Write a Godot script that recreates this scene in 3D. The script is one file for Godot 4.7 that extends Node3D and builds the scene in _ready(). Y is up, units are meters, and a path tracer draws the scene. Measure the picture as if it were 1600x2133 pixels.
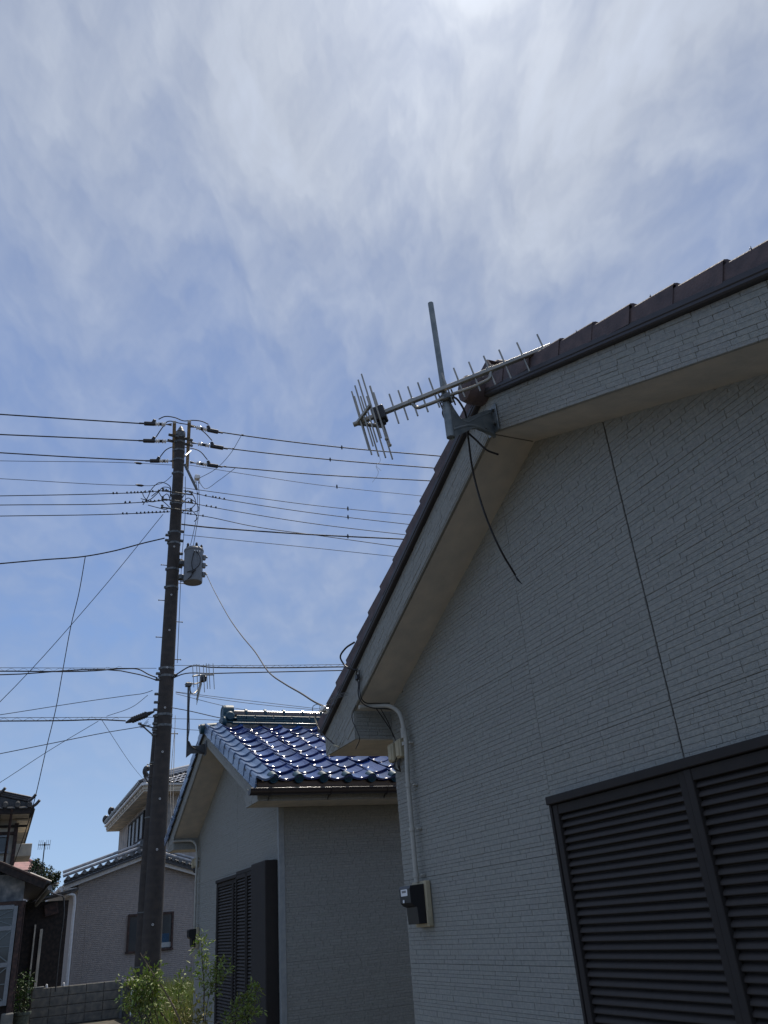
extends Node3D

var rng := RandomNumberGenerator.new()
var M := {}
var taken := {}

# ---------------------------------------------------------------- mesh collector
class MB:
	var v := PackedVector3Array()
	var n := PackedVector3Array()
	var c := PackedColorArray()
	var col := Color(1, 1, 1)
	var tinted := false

	func tri(a: Vector3, b: Vector3, d: Vector3) -> void:
		var nn := (d - a).cross(b - a).normalized()
		v.push_back(a); v.push_back(b); v.push_back(d)
		n.push_back(nn); n.push_back(nn); n.push_back(nn)
		c.push_back(col); c.push_back(col); c.push_back(col)

	func tri_o(a: Vector3, b: Vector3, d: Vector3, out: Vector3) -> void:
		if (d - a).cross(b - a).dot(out) >= 0.0: tri(a, b, d)
		else: tri(a, d, b)

	func quad(a: Vector3, b: Vector3, d: Vector3, e: Vector3, out: Vector3) -> void:
		if (d - a).cross(b - a).dot(out) >= 0.0:
			tri(a, b, d); tri(a, d, e)
		else:
			tri(a, d, b); tri(a, e, d)

	func smooth_quad(a: Vector3, b: Vector3, d: Vector3, e: Vector3, na: Vector3, nb: Vector3, nd: Vector3, ne: Vector3) -> void:
		var flip := (d - a).cross(b - a).dot(na + nb + nd + ne) < 0.0
		var vs := [a, b, d, a, d, e]
		var ns := [na, nb, nd, na, nd, ne]
		var order := [0, 1, 2, 3, 4, 5]
		if flip: order = [0, 2, 1, 3, 5, 4]
		for i in order:
			v.push_back(vs[i]); n.push_back(ns[i]); c.push_back(col)

	func box(at: Vector3, size: Vector3, b := Basis.IDENTITY, bevel := 0.0) -> void:
		var h := size * 0.5
		var bv: float = minf(bevel, minf(h.x, minf(h.y, h.z)) * 0.8)
		for ax in 3:
			for s in [-1.0, 1.0]:
				var i := (ax + 1) % 3
				var j := (ax + 2) % 3
				var q := []
				for w in [[-1, -1], [1, -1], [1, 1], [-1, 1]]:
					var p := Vector3.ZERO
					p[ax] = s * h[ax]
					p[i] = w[0] * (h[i] - bv)
					p[j] = w[1] * (h[j] - bv)
					q.append(at + b * p)
				var o := Vector3.ZERO
				o[ax] = s
				quad(q[0], q[1], q[2], q[3], b * o)
		if bv <= 0.0: return
		for ax in 3:
			var i := (ax + 1) % 3
			var j := (ax + 2) % 3
			for s in [-1.0, 1.0]:
				for t in [-1.0, 1.0]:
					var q := []
					for w in [[-1, 0], [1, 0], [1, 1], [-1, 1]]:
						var p := Vector3.ZERO
						p[ax] = w[0] * (h[ax] - bv)
						p[i] = s * (h[i] - (bv if w[1] == 1 else 0.0))
						p[j] = t * (h[j] - (bv if w[1] == 0 else 0.0))
						q.append(at + b * p)
					var o := Vector3.ZERO
					o[i] = s; o[j] = t
					quad(q[0], q[1], q[2], q[3], b * o)
		for sx in [-1.0, 1.0]:
			for sy in [-1.0, 1.0]:
				for sz in [-1.0, 1.0]:
					var g := Vector3(sx, sy, sz)
					var p1 := Vector3(sx * h.x, sy * (h.y - bv), sz * (h.z - bv))
					var p2 := Vector3(sx * (h.x - bv), sy * h.y, sz * (h.z - bv))
					var p3 := Vector3(sx * (h.x - bv), sy * (h.y - bv), sz * h.z)
					tri_o(at + b * p1, at + b * p2, at + b * p3, b * g)

	# a bar between two points, up hints its orientation
	func bar(a: Vector3, e: Vector3, w: float, hgt: float, up := Vector3.UP, bevel := 0.0) -> void:
		var z := (e - a).normalized()
		if absf(z.dot(up)) > 0.98: up = Vector3.RIGHT
		var x := up.cross(z).normalized()
		var y := z.cross(x)
		box((a + e) * 0.5, Vector3(w, hgt, (e - a).length()), Basis(x, y, z), bevel)

	func tube(pts: Array, r, sides := 8, caps := true) -> void:
		var k := pts.size()
		var ring_p := []
		var ring_n := []
		var t0: Vector3 = (pts[1] - pts[0]).normalized()
		var x := t0.cross(Vector3.UP)
		if x.length() < 0.05: x = t0.cross(Vector3.RIGHT)
		x = x.normalized()
		for i in k:
			var t: Vector3
			if i == 0: t = t0
			elif i == k - 1: t = (pts[i] - pts[i - 1]).normalized()
			else: t = ((pts[i] - pts[i - 1]).normalized() + (pts[i + 1] - pts[i]).normalized()).normalized()
			x = (x - t * x.dot(t)).normalized()
			var y := t.cross(x)
			var rad: float = r[i] if r is Array else r
			var rp := PackedVector3Array()
			var rn := PackedVector3Array()
			for s in sides:
				var a := TAU * s / sides
				var d := x * cos(a) + y * sin(a)
				rn.push_back(d)
				rp.push_back(pts[i] + d * rad)
			ring_p.append(rp); ring_n.append(rn)
		for i in k - 1:
			for s in sides:
				var s2 := (s + 1) % sides
				smooth_quad(ring_p[i][s], ring_p[i][s2], ring_p[i + 1][s2], ring_p[i + 1][s], ring_n[i][s], ring_n[i][s2], ring_n[i + 1][s2], ring_n[i + 1][s])
		if caps:
			for e in [0, k - 1]:
				var o: Vector3 = (pts[0] - pts[1]) if e == 0 else (pts[k - 1] - pts[k - 2])
				for s in sides:
					tri_o(pts[e], ring_p[e][s], ring_p[e][(s + 1) % sides], o)

	# profile of (radius, height) turned about the y axis of a transform
	func lathe(prof: Array, xf: Transform3D, sides := 16) -> void:
		for i in prof.size() - 1:
			var a: Vector2 = prof[i]
			var b: Vector2 = prof[i + 1]
			var nn := Vector2(b.y - a.y, a.x - b.x).normalized()
			for s in sides:
				var q := []
				var m := []
				for w in [[a, s], [a, s + 1], [b, s + 1], [b, s]]:
					var ang: float = TAU * w[1] / sides
					q.append(xf * Vector3(w[0].x * cos(ang), w[0].y, w[0].x * sin(ang)))
					m.append((xf.basis * Vector3(nn.x * cos(ang), nn.y, nn.x * sin(ang))).normalized())
				if a.x < 0.0001: tri_o(q[0], q[2], q[3], m[0] + m[1])
				elif b.x < 0.0001: tri_o(q[0], q[1], q[2], m[0] + m[1])
				else: smooth_quad(q[0], q[1], q[2], q[3], m[0], m[1], m[2], m[3])

	# a flat outline (in the plane of axes u and w at o) given thickness d along the normal
	func plate(outline: Array, o: Vector3, u: Vector3, w: Vector3, d: Vector3) -> void:
		var pv := PackedVector2Array()
		for q in outline: pv.push_back(q)
		var id := Geometry2D.triangulate_polygon(pv)
		for i in range(0, id.size(), 3):
			var a: Vector3 = o + u * pv[id[i]].x + w * pv[id[i]].y
			var b: Vector3 = o + u * pv[id[i + 1]].x + w * pv[id[i + 1]].y
			var e: Vector3 = o + u * pv[id[i + 2]].x + w * pv[id[i + 2]].y
			tri_o(a, b, e, -d)
			tri_o(a + d, b + d, e + d, d)
		var cen := Vector2.ZERO
		for q in pv: cen += q
		var turn := 0.0
		for i in pv.size(): turn += pv[i].cross(pv[(i + 1) % pv.size()])
		for i in pv.size():
			var q1 := pv[i]
			var q2 := pv[(i + 1) % pv.size()]
			var e2 := (q2 - q1).normalized()
			var out2 := Vector2(e2.y, -e2.x) * signf(turn)
			var a: Vector3 = o + u * q1.x + w * q1.y
			var b: Vector3 = o + u * q2.x + w * q2.y
			quad(a, b, b + d, a + d, u * out2.x + w * out2.y)

	func mesh(shift := Vector3.ZERO) -> ArrayMesh:
		var arr := []
		arr.resize(Mesh.ARRAY_MAX)
		var vv := v
		if shift != Vector3.ZERO:
			vv = PackedVector3Array()
			vv.resize(v.size())
			for i in v.size(): vv[i] = v[i] - shift
		arr[Mesh.ARRAY_VERTEX] = vv
		arr[Mesh.ARRAY_NORMAL] = n
		if tinted: arr[Mesh.ARRAY_COLOR] = c
		var am := ArrayMesh.new()
		am.add_surface_from_arrays(Mesh.PRIMITIVE_TRIANGLES, arr)
		return am

# ---------------------------------------------------------------- scene helpers
func V(x: float, y: float, z: float) -> Vector3: return Vector3(x, y, z)

func free_name(parent: Node, called: String) -> String:
	var key := str(parent.get_instance_id()) + called
	if not taken.has(key):
		taken[key] = 0
		return called
	taken[key] += 1
	return called + "_%03d" % taken[key]

func origin_of(parent: Node) -> Vector3:
	var o := Vector3.ZERO
	var q := parent
	while q != self and q is Node3D:
		o += (q as Node3D).position
		q = q.get_parent()
	return o

# a Node3D at a thing's base
func thing(called: String, label: String, category: String, at: Vector3, group := "") -> Node3D:
	var o := Node3D.new()
	o.name = free_name(self, called)
	add_child(o, true)
	o.position = at
	tag(o, label, category, group)
	return o

func tag(o: Node, label: String, category: String, group := "", kind := "") -> void:
	if label: o.set_meta("label", label)
	if category: o.set_meta("category", category)
	if group: o.set_meta("group", group)
	if kind: o.set_meta("kind", kind)

# commits collected shape (world coordinates) as one named mesh under parent
func put(called: String, mb: MB, mat: Material, parent: Node = null) -> MeshInstance3D:
	if parent == null: parent = self
	var o := MeshInstance3D.new()
	o.name = free_name(parent, called)
	o.mesh = mb.mesh(origin_of(parent))
	o.material_override = mat
	parent.add_child(o, true)
	return o

# a shared mesh placed by a world transform
func place(called: String, mesh: Mesh, mat: Material, xf: Transform3D, parent: Node) -> MeshInstance3D:
	var o := MeshInstance3D.new()
	o.name = free_name(parent, called)
	o.mesh = mesh
	o.material_override = mat
	parent.add_child(o, true)
	o.transform = Transform3D(xf.basis, xf.origin - origin_of(parent))
	return o

func setting(o: Node) -> void: o.set_meta("kind", "structure")

func spline(pts: Array, per := 6) -> Array:
	if pts.size() < 3: return pts
	var r := []
	for i in pts.size() - 1:
		var a: Vector3 = pts[max(i - 1, 0)]
		var b: Vector3 = pts[i]
		var e: Vector3 = pts[i + 1]
		var f: Vector3 = pts[min(i + 2, pts.size() - 1)]
		var t1 := b.distance_to(e)
		var tp := a.distance_to(b) if i > 0 else t1
		var tn := e.distance_to(f) if i < pts.size() - 2 else t1
		if i == 0: a = b - (e - b)
		if i == pts.size() - 2: f = e + (e - b)
		for k in per: r.append(b.cubic_interpolate_in_time(e, a, f, float(k) / per, t1, -tp, t1 + tn))
	r.append(pts[-1])
	return r

# ---------------------------------------------------------------- textures and materials
var tex := {}
func noise_image(seed_: int, size: int, freq: float, lo: float, hi: float, oct := 4, warm := 0.0) -> ImageTexture:
	var f := FastNoiseLite.new()
	f.seed = seed_; f.frequency = freq
	f.fractal_octaves = oct
	var im := f.get_seamless_image(size, size)
	im.convert(Image.FORMAT_RGB8)
	var d := im.get_data()
	for i in range(0, d.size(), 3):
		var t: float = d[i] / 255.0
		var g := lerpf(lo, hi, t)
		d[i] = int(clampf(g * (1.0 + warm * (t - 0.5)), 0, 1) * 255)
		d[i + 1] = int(clampf(g, 0, 1) * 255)
		d[i + 2] = int(clampf(g * (1.0 - warm * (t - 0.5)), 0, 1) * 255)
	return ImageTexture.create_from_image(Image.create_from_data(size, size, false, Image.FORMAT_RGB8, d))

func normal_image(seed_: int, size: int, freq: float, scale_: float, oct := 4) -> ImageTexture:
	var f := FastNoiseLite.new()
	f.seed = seed_; f.frequency = freq
	f.fractal_octaves = oct
	var im := f.get_seamless_image(size, size)
	im.bump_map_to_normal_map(scale_)
	return ImageTexture.create_from_image(im)

# colour is a linear, real-world base colour
func mat(c: Color, rough := 0.8, grain := "", grain_scale := 1.0, nrm := "", nrm_scale := 0.5, metal := 0.0) -> StandardMaterial3D:
	var m := StandardMaterial3D.new()
	m.albedo_color = c.linear_to_srgb()
	m.roughness = rough
	m.metallic = metal
	if grain:
		m.albedo_texture = tex[grain]
	if nrm:
		m.normal_enabled = true
		m.normal_texture = tex[nrm]
		m.normal_scale = nrm_scale
	if grain or nrm:
		m.uv1_triplanar = true
		m.uv1_world_triplanar = true
		m.uv1_scale = Vector3.ONE * grain_scale
	return m

func make_materials() -> void:
	tex.grain = noise_image(3, 512, 0.02, 0.88, 1.0, 5, 0.03)
	tex.blotch = noise_image(8, 512, 0.008, 0.74, 1.0, 5, 0.06)
	tex.stain = noise_image(21, 512, 0.012, 0.5, 1.0, 6, 0.10)
	tex.rough_n = normal_image(5, 512, 0.06, 6.0, 4)
	tex.fine_n = normal_image(9, 512, 0.12, 3.0, 3)
	M.siding = mat(Color(0.322, 0.326, 0.298), 0.85, "grain", 3.6, "rough_n", 0.8)
	M.siding.vertex_color_use_as_albedo = true
	M.caulk = mat(Color(0.15, 0.145, 0.13), 0.9, "blotch", 3.0)
	M.core = mat(Color(0.25, 0.24, 0.23), 0.9)
	M.soffit = mat(Color(0.60, 0.565, 0.50), 0.8, "grain", 0.6, "fine_n", 0.15)
	M.rail = mat(Color(0.034, 0.030, 0.032), 0.5, "grain", 2.0)
	M.brown_tile = mat(Color(0.132, 0.096, 0.097), 0.75, "blotch", 2.2, "rough_n", 0.25)
	M.plaster = mat(Color(0.45, 0.40, 0.36), 0.9, "stain", 3.0, "rough_n", 0.6)
	M.shutter = mat(Color(0.036, 0.029, 0.025), 0.7, "grain", 1.3)
	M.shutter_frame = mat(Color(0.024, 0.0195, 0.017), 0.8, "grain", 1.1)
	M.beige = mat(Color(0.48, 0.42, 0.28), 0.6, "grain", 1.5)
	M.meter = mat(Color(0.012, 0.012, 0.014), 0.35)
	M.label_white = mat(Color(0.75, 0.76, 0.76), 0.6)
	M.pvc = mat(Color(0.44, 0.43, 0.38), 0.55, "grain", 1.2)
	M.cable = mat(Color(0.012, 0.012, 0.014), 0.5)
	M.wire = mat(Color(0.008, 0.008, 0.010), 0.7)
	M.wire_grey = mat(Color(0.025, 0.028, 0.032), 0.65)
	M.galv = mat(Color(0.28, 0.31, 0.31), 0.55, "blotch", 2.5, "fine_n", 0.2, 0.55)
	M.dark_galv = mat(Color(0.11, 0.115, 0.12), 0.6, "blotch", 2.5, "", 0.5, 0.3)
	M.alu = mat(Color(0.40, 0.38, 0.33), 0.42, "blotch", 3.0, "", 0.5, 0.75)
	M.joint = mat(Color(0.16, 0.15, 0.13), 0.9)
	M.black_plastic = mat(Color(0.015, 0.015, 0.016), 0.5)
	M.bolt = mat(Color(0.22, 0.22, 0.21), 0.45, "stain", 4.0, "", 0.5, 0.7)
	M.pole = mat(Color(0.062, 0.054, 0.049), 0.85, "blotch", 1.3, "rough_n", 0.6)
	M.pole_band = mat(Color(0.24, 0.25, 0.25), 0.5, "stain", 2.0, "", 0.5, 0.6)
	M.steel_arm = mat(Color(0.48, 0.44, 0.38), 0.6, "blotch", 1.4, "", 0.5, 0.3)
	M.porcelain = mat(Color(0.72, 0.72, 0.70), 0.2)
	M.transformer = mat(Color(0.17, 0.185, 0.20), 0.45, "grain", 0.8)
	M.ring = mat(Color(0.55, 0.56, 0.56), 0.5)

	M.blue_tile = mat(Color(0.005, 0.027, 0.16), 0.09, "grain", 1.2, "fine_n", 0.03)
	M.blue_tile.clearcoat_enabled = true
	M.blue_tile.clearcoat = 0.9
	M.blue_tile.clearcoat_roughness = 0.045
	M.blue_tile.clearcoat = 1.0
	M.blue_tile_dull = mat(Color(0.007, 0.030, 0.135), 0.14, "blotch", 2.0, "fine_n", 0.04)
	M.blue_tile_dull.clearcoat_enabled = true
	M.blue_tile_dull.clearcoat = 0.7
	M.blue_tile_dull.clearcoat_roughness = 0.09
	M.blue_tile_pale = mat(Color(0.007, 0.036, 0.18), 0.11, "grain", 2.0, "fine_n", 0.04)
	M.blue_tile_pale.clearcoat_enabled = true
	M.blue_tile_pale.clearcoat = 0.8
	M.blue_tile_pale.clearcoat_roughness = 0.06
	M.teal_tile = mat(Color(0.006, 0.065, 0.10), 0.5, "blotch", 1.6, "fine_n", 0.06)
	M.teal_tile.clearcoat_enabled = true
	M.teal_tile.clearcoat = 0.12
	M.teal_tile.clearcoat_roughness = 0.1
	M.verge_blue = mat(Color(0.12, 0.19, 0.32), 0.25, "grain", 1.4, "fine_n", 0.08)
	M.gutter = mat(Color(0.020, 0.014, 0.016), 0.16)
	M.gutter.clearcoat_enabled = true
	M.mortar = mat(Color(0.30, 0.28, 0.25), 0.9, "stain", 3.0)
	M.deck = mat(Color(0.20, 0.15, 0.105), 0.85, "blotch", 1.5)

	M.far_siding = mat(Color(0.40, 0.36, 0.335), 0.85, "grain", 0.7, "rough_n", 0.5)
	M.far_cream = mat(Color(0.48, 0.43, 0.38), 0.85, "blotch", 0.4)
	M.white_paint = mat(Color(0.80, 0.81, 0.82), 0.5, "grain", 0.8)
	M.grey_tile = mat(Color(0.17, 0.175, 0.18), 0.28, "stain", 1.0, "fine_n", 0.1)
	M.dark_tile = mat(Color(0.075, 0.07, 0.07), 0.4, "stain", 1.2)
	M.rust_wood = mat(Color(0.10, 0.055, 0.045), 0.7, "stain", 1.5)
	M.dark_wood = mat(Color(0.045, 0.033, 0.028), 0.8, "stain", 1.3)
	M.grey_board = mat(Color(0.40, 0.42, 0.43), 0.8, "stain", 0.6)
	M.cream_board = mat(Color(0.74, 0.67, 0.55), 0.8, "blotch", 0.5)
	M.frame_alu = mat(Color(0.26, 0.28, 0.30), 0.4, "grain", 1.0, "", 0.5, 0.3)
	M.lattice = mat(Color(0.14, 0.17, 0.18), 0.6)
	M.glass = mat(Color(0.02, 0.026, 0.03), 0.06)
	M.glass.clearcoat_enabled = true
	M.curtain = mat(Color(0.42, 0.45, 0.46), 0.8, "grain", 2.0)
	M.blue_cloth = mat(Color(0.03, 0.09, 0.17), 0.8, "blotch", 3.0)
	M.block = mat(Color(0.24, 0.235, 0.21), 0.92, "blotch", 1.3, "fine_n", 0.5)
	M.block_top = mat(Color(0.26, 0.25, 0.23), 0.92, "stain", 1.2, "rough_n", 0.9)
	M.pale_tile = mat(Color(0.46, 0.47, 0.49), 0.22, "blotch", 1.0)
	M.pink_roof = mat(Color(0.42, 0.22, 0.21), 0.7, "blotch", 0.5)
	M.earth = mat(Color(0.155, 0.14, 0.11), 0.95, "stain", 0.25, "rough_n", 0.6)
	M.bark = mat(Color(0.13, 0.095, 0.065), 0.85, "stain", 6.0)
	M.pale_stem = mat(Color(0.30, 0.24, 0.17), 0.8, "stain", 6.0)
	M.leaf = mat(Color(1, 1, 1), 0.55)
	M.leaf.vertex_color_use_as_albedo = true
	M.leaf.backlight_enabled = true
	M.leaf.backlight = Color(0.50, 0.60, 0.18)
	M.leaf.cull_mode = BaseMaterial3D.CULL_DISABLED
	M.dark_leaf = mat(Color(1, 1, 1), 0.6)
	M.dark_leaf.vertex_color_use_as_albedo = true
	M.dark_leaf.backlight_enabled = true
	M.dark_leaf.backlight = Color(0.05, 0.09, 0.02)
	M.dark_leaf.cull_mode = BaseMaterial3D.CULL_DISABLED
	M.plastic_pot = mat(Color(0.16, 0.20, 0.16), 0.6, "stain", 2.0)

# ---------------------------------------------------------------- sky
const SUN := Vector3(0.309, 0.880, -0.360)
func make_sky() -> Sky:
	var w := 3072
	var h := 1536
	var sun := SUN.normalized()
	var a := FastNoiseLite.new(); a.seed = 11; a.frequency = 0.9; a.fractal_octaves = 7; a.fractal_gain = 0.58
	var b := FastNoiseLite.new(); b.seed = 36; b.frequency = 0.32; b.fractal_octaves = 3
	var q := FastNoiseLite.new(); q.seed = 47; q.frequency = 3.4; q.fractal_octaves = 6; q.fractal_gain = 0.6
	var data := PackedFloat32Array()
	data.resize(w * h * 3)
	var turn := deg_to_rad(SKY_TURN)
	var ct := cos(turn)
	var st := sin(turn)
	var i := 0
	var rows := int(h * 0.51)
	for y in rows:
		var th := PI * (y + 0.5) / h
		var dy := cos(th)
		var sy := sin(th)
		var e: float = clampf(dy, 0.0, 1.0)
		# clear air: pale at the horizon, deeper blue above
		var k := pow(1.0 - e, 3.2)
		var r0 := lerpf(0.135, 0.450, k)
		var g0 := lerpf(0.270, 0.640, k)
		var b0 := lerpf(0.640, 0.870, k)
		var den := e + 0.16
		var thin := smoothstep(0.02, 0.35, e)
		var lift := smoothstep(0.42, 0.85, e) * 0.44
		for x in w:
			var ph := TAU * (x + 0.5) / w
			var dx := sin(ph) * sy
			var dz := -cos(ph) * sy
			var px := dx / den
			var pz := dz / den
			var u := (px * ct - pz * st)
			var v := (px * st + pz * ct)
			var wv := b.get_noise_2d(u * 1.1 + 38.0, v * 0.8)
			var streak := a.get_noise_2d(u * 2.5 + wv * 0.5, v * 1.0 + wv * 0.4 + 3.0)
			var fluff := q.get_noise_2d(u * 2.4 + streak * 0.22, v * 1.5 + streak * 0.22)
			var cover := clampf(0.47 + lift + 0.24 * streak + 0.19 * fluff + 0.24 * wv, 0.0, 1.0)
			var ang := acos(clampf(dx * sun.x + dy * sun.y + dz * sun.z, -1.0, 1.0))
			# thin cloud scatters the sun forward
			var glow := exp(-ang * 5.5) * 0.44 + exp(-ang * 1.9) * 0.075
			var tone := 0.342 + 0.085 * fluff + 0.055 * streak
			var gl := glow * (0.72 + 0.5 * cover)
			var amt := cover * 0.95 * thin
			data[i] = lerpf(r0 + glow * 0.24, tone * 0.98 + gl, amt)
			data[i + 1] = lerpf(g0 + glow * 0.25, tone * 1.125 + gl, amt)
			data[i + 2] = lerpf(b0 + glow * 0.26, tone * 1.42 + gl * 0.97, amt)
			i += 3
	while i < data.size():
		data[i] = 0.16; data[i + 1] = 0.17; data[i + 2] = 0.17
		i += 3
	var im := Image.create_from_data(w, h, false, Image.FORMAT_RGBF, data.to_byte_array())
	var pm := PanoramaSkyMaterial.new()
	pm.panorama = ImageTexture.create_from_image(im)
	var s := Sky.new()
	s.sky_material = pm
	return s
const SKY_TURN := -22.0

# ---------------------------------------------------------------- embossed siding
# one board: courses of uneven stone strips with recessed joints, P = o + u*a + v*b + nrm*d
func siding_board(called: String, parent: Node, o: Vector3, u: Vector3, v: Vector3, nrm: Vector3, u0: float, u1: float, v0: float, v1: float, keep: Callable, mean_len := 0.105, m: Material = null) -> void:
	var mb := MB.new()
	mb.tinted = true
	var hs := []
	var tot := 0.0
	var cnt := int(round((v1 - v0) / 0.0228))
	if cnt < 1: cnt = 1
	for i in cnt:
		var h := rng.randf_range(0.7, 1.3)
		hs.append(h); tot += h
	var b := v0
	var tone := rng.randf_range(0.965, 1.02)
	var made := false
	for i in cnt:
		var b2: float = b + hs[i] / tot * (v1 - v0)
		var a := u0 - rng.randf_range(0.0, 0.05)
		while a < u1 - 0.002:
			var a2: float = a + mean_len * rng.randf_range(0.55, 1.6)
			if u1 - a2 < 0.03: a2 = u1
			var p0: float = maxf(a, u0)
			a = a2
			if a2 <= u0 + 0.003: continue
			a2 = minf(a2, u1)
			if not keep.call(p0, a2, b, b2): continue
			made = true
			var t := tone * rng.randf_range(0.96, 1.03)
			mb.col = Color(t, t * rng.randf_range(0.99, 1.01), t)
			var g := 0.0010
			var f := rng.randf_range(0.0003, 0.0025)
			var q := []
			var w := []
			for s in [[p0, b, 1, 1], [a2, b, -1, 1], [a2, b2, -1, -1], [p0, b2, 1, -1]]:
				q.append(o + u * s[0] + v * s[1] - nrm * 0.0025)
				w.append(o + u * (s[0] + s[2] * g * 1.6) + v * (s[1] + s[3] * g) + nrm * (f + rng.randf_range(-0.0009, 0.0009)))
			mb.quad(q[0], q[1], q[2], q[3], nrm)
			mb.quad(w[0], w[1], w[2], w[3], nrm)
			var dirs := [-v, u, v, -u]
			for k in 4:
				var k2 := (k + 1) % 4
				var e1: Vector3 = q[k].lerp(w[k], 0.02)
				var e2: Vector3 = q[k2].lerp(w[k2], 0.02)
				mb.quad(e1, e2, w[k2], w[k], dirs[k])
		b = b2
	if made: put(called, mb, M.siding if m == null else m, parent)

# a wall of boards: columns split at joints, rows of one board height from a seam
func siding_wall(parent: Node, o: Vector3, u: Vector3, v: Vector3, nrm: Vector3, joints: Array, v_lo: float, v_hi: float, seam: float, keep: Callable, gaps: Array) -> void:
	var bh := 0.455
	var s: float = seam - ceil((seam - v_lo) / bh) * bh
	while s < v_hi:
		var lo := maxf(s, v_lo)
		var hi := minf(s + bh, v_hi)
		if hi - lo > 0.01:
			for j in joints.size() - 1:
				var gap: float = gaps[j]
				siding_board("siding_board", parent, o, u, v, nrm, joints[j] + gap, joints[j + 1] - gaps[j + 1], lo + 0.0006, hi - 0.0006, keep)
		s += bh

# ---------------------------------------------------------------- louvred shutter
func slat_mesh(len_: float) -> ArrayMesh:
	var mb := MB.new()
	var prof := [Vector2(-0.012, 0.034), Vector2(-0.007, 0.031), Vector2(0.003, 0.025), Vector2(0.0085, 0.018), Vector2(0.0105, 0.011), Vector2(0.0098, 0.008), Vector2(0.0070, 0.007), Vector2(-0.012, 0.015)]
	var nn := []
	for i in prof.size():
		var a: Vector2 = prof[max(i - 1, 0)]
		var b: Vector2 = prof[min(i + 1, prof.size() - 1)]
		var d := (b - a).normalized()
		nn.append(Vector3(d.y, d.x, 0))
	var z := Vector3(0, 0, len_)
	for i in prof.size() - 1:
		var a := Vector3(-prof[i].x, prof[i].y, 0)
		var b := Vector3(-prof[i + 1].x, prof[i + 1].y, 0)
		mb.smooth_quad(a, b, b + z, a + z, nn[i], nn[i + 1], nn[i + 1], nn[i])
	return mb.mesh()

# panels along z on a wall facing -x; each panel is a frame with slats
func shutter(parent: Node, x: float, y0: float, y1: float, panels: Array, stile: float) -> void:
	var sh := Node3D.new()
	sh.name = free_name(parent, "window_shutter")
	parent.add_child(sh, true)
	var za: float = panels[0][0]
	var zb: float = panels[-1][1]
	sh.position = Vector3(x, y0, (za + zb) * 0.5) - origin_of(parent)
	# outer frame
	var mb := MB.new()
	mb.box(V(x - 0.012, y1 + 0.0, (za + zb) * 0.5), V(0.052, 0.036, zb - za + 0.04), Basis.IDENTITY, 0.003)
	mb.box(V(x - 0.004, (y0 + y1) * 0.5 - 0.021, za - 0.012), V(0.040, y1 - y0 + 0.005, 0.016), Basis.IDENTITY, 0.002)
	mb.box(V(x - 0.012, y0 - 0.01, (za + zb) * 0.5), V(0.06, 0.04, zb - za + 0.04), Basis.IDENTITY, 0.003)
	put("outer_frame", mb, M.shutter_frame, sh)
	for p in panels:
		var a: float = p[0]
		var b: float = p[1]
		var off: float = p[2]
		var fx := x - 0.006 - off
		var fr := MB.new()
		fr.box(V(fx, (y0 + y1) * 0.5 - 0.004, a + stile * 0.5), V(0.026, y1 - y0 - 0.034, stile), Basis.IDENTITY, 0.0025)
		fr.box(V(fx, (y0 + y1) * 0.5 - 0.004, b - stile * 0.5), V(0.026, y1 - y0 - 0.034, stile), Basis.IDENTITY, 0.0025)
		fr.box(V(fx + 0.001, y1 - 0.043, (a + b) * 0.5), V(0.022, 0.042, b - a - stile * 2), Basis.IDENTITY, 0.002)
		fr.box(V(fx + 0.001, y0 + 0.035, (a + b) * 0.5), V(0.022, 0.05, b - a - stile * 2), Basis.IDENTITY, 0.002)
		put("panel_frame", fr, M.shutter_frame, sh)
		fr = MB.new()
		fr.box(V(fx + 0.021, (y0 + y1) * 0.5, (a + b) * 0.5), V(0.002, y1 - y0 - 0.08, b - a - stile * 1.2))
		put("panel_back", fr, M.shutter_frame, sh)
		var sm := slat_mesh(b - a - stile * 2 - 0.004)
		var y := y1 - 0.066 - 0.0325
		while y > y0 + 0.06:
			place("slat", sm, M.shutter, Transform3D(Basis.IDENTITY, V(fx + 0.008, y, a + stile + 0.002)), sh)
			y -= 0.0325

# ---------------------------------------------------------------- roof tiles
# wave tile: x across, z down the slope, y out of the roof
func wave_tile(w: float, len_: float, hgt: float, lip: float, nx := 14) -> ArrayMesh:
	var mb := MB.new()
	var prof := func(s: float) -> float: return hgt * (1.0 - pow(absf(sin(PI * clampf(s, 0.0, 1.0))), 0.85))
	var top := []
	var nor := []
	for i in nx + 1:
		var s := float(i) / nx
		var d: float = (prof.call(s + 0.01) - prof.call(s - 0.01)) / (0.02 * w)
		top.append(Vector3(s * w, prof.call(s), 0))
		nor.append(Vector3(-d, 1, 0).normalized())
	for i in nx:
		var a: Vector3 = top[i]
		var b: Vector3 = top[i + 1]
		var sa := Vector3(0, lip, len_)
		mb.smooth_quad(a, b, b + sa, a + sa, nor[i], nor[i + 1], nor[i + 1], nor[i])
		# rounded nose and front lip
		var na: Vector3 = (nor[i] * 0.5 + Vector3(0, 0, 1)).normalized()
		var nb: Vector3 = (nor[i + 1] * 0.5 + Vector3(0, 0, 1)).normalized()
		var n1 := sa + Vector3(0, -0.005, 0.005)
		mb.smooth_quad(a + sa, b + sa, b + n1, a + n1, nor[i], nor[i + 1], nb, na)
		var n2 := sa + Vector3(0, -0.022, 0.004)
		mb.quad(a + n1, b + n1, b + n2, a + n2, Vector3(0, 0, 1))
		mb.quad(a + n2, b + n2, b + n2 - Vector3(0, 0, 0.06), a + n2 - Vector3(0, 0, 0.06), Vector3(0, -1, 0))
	return mb.mesh()

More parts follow.
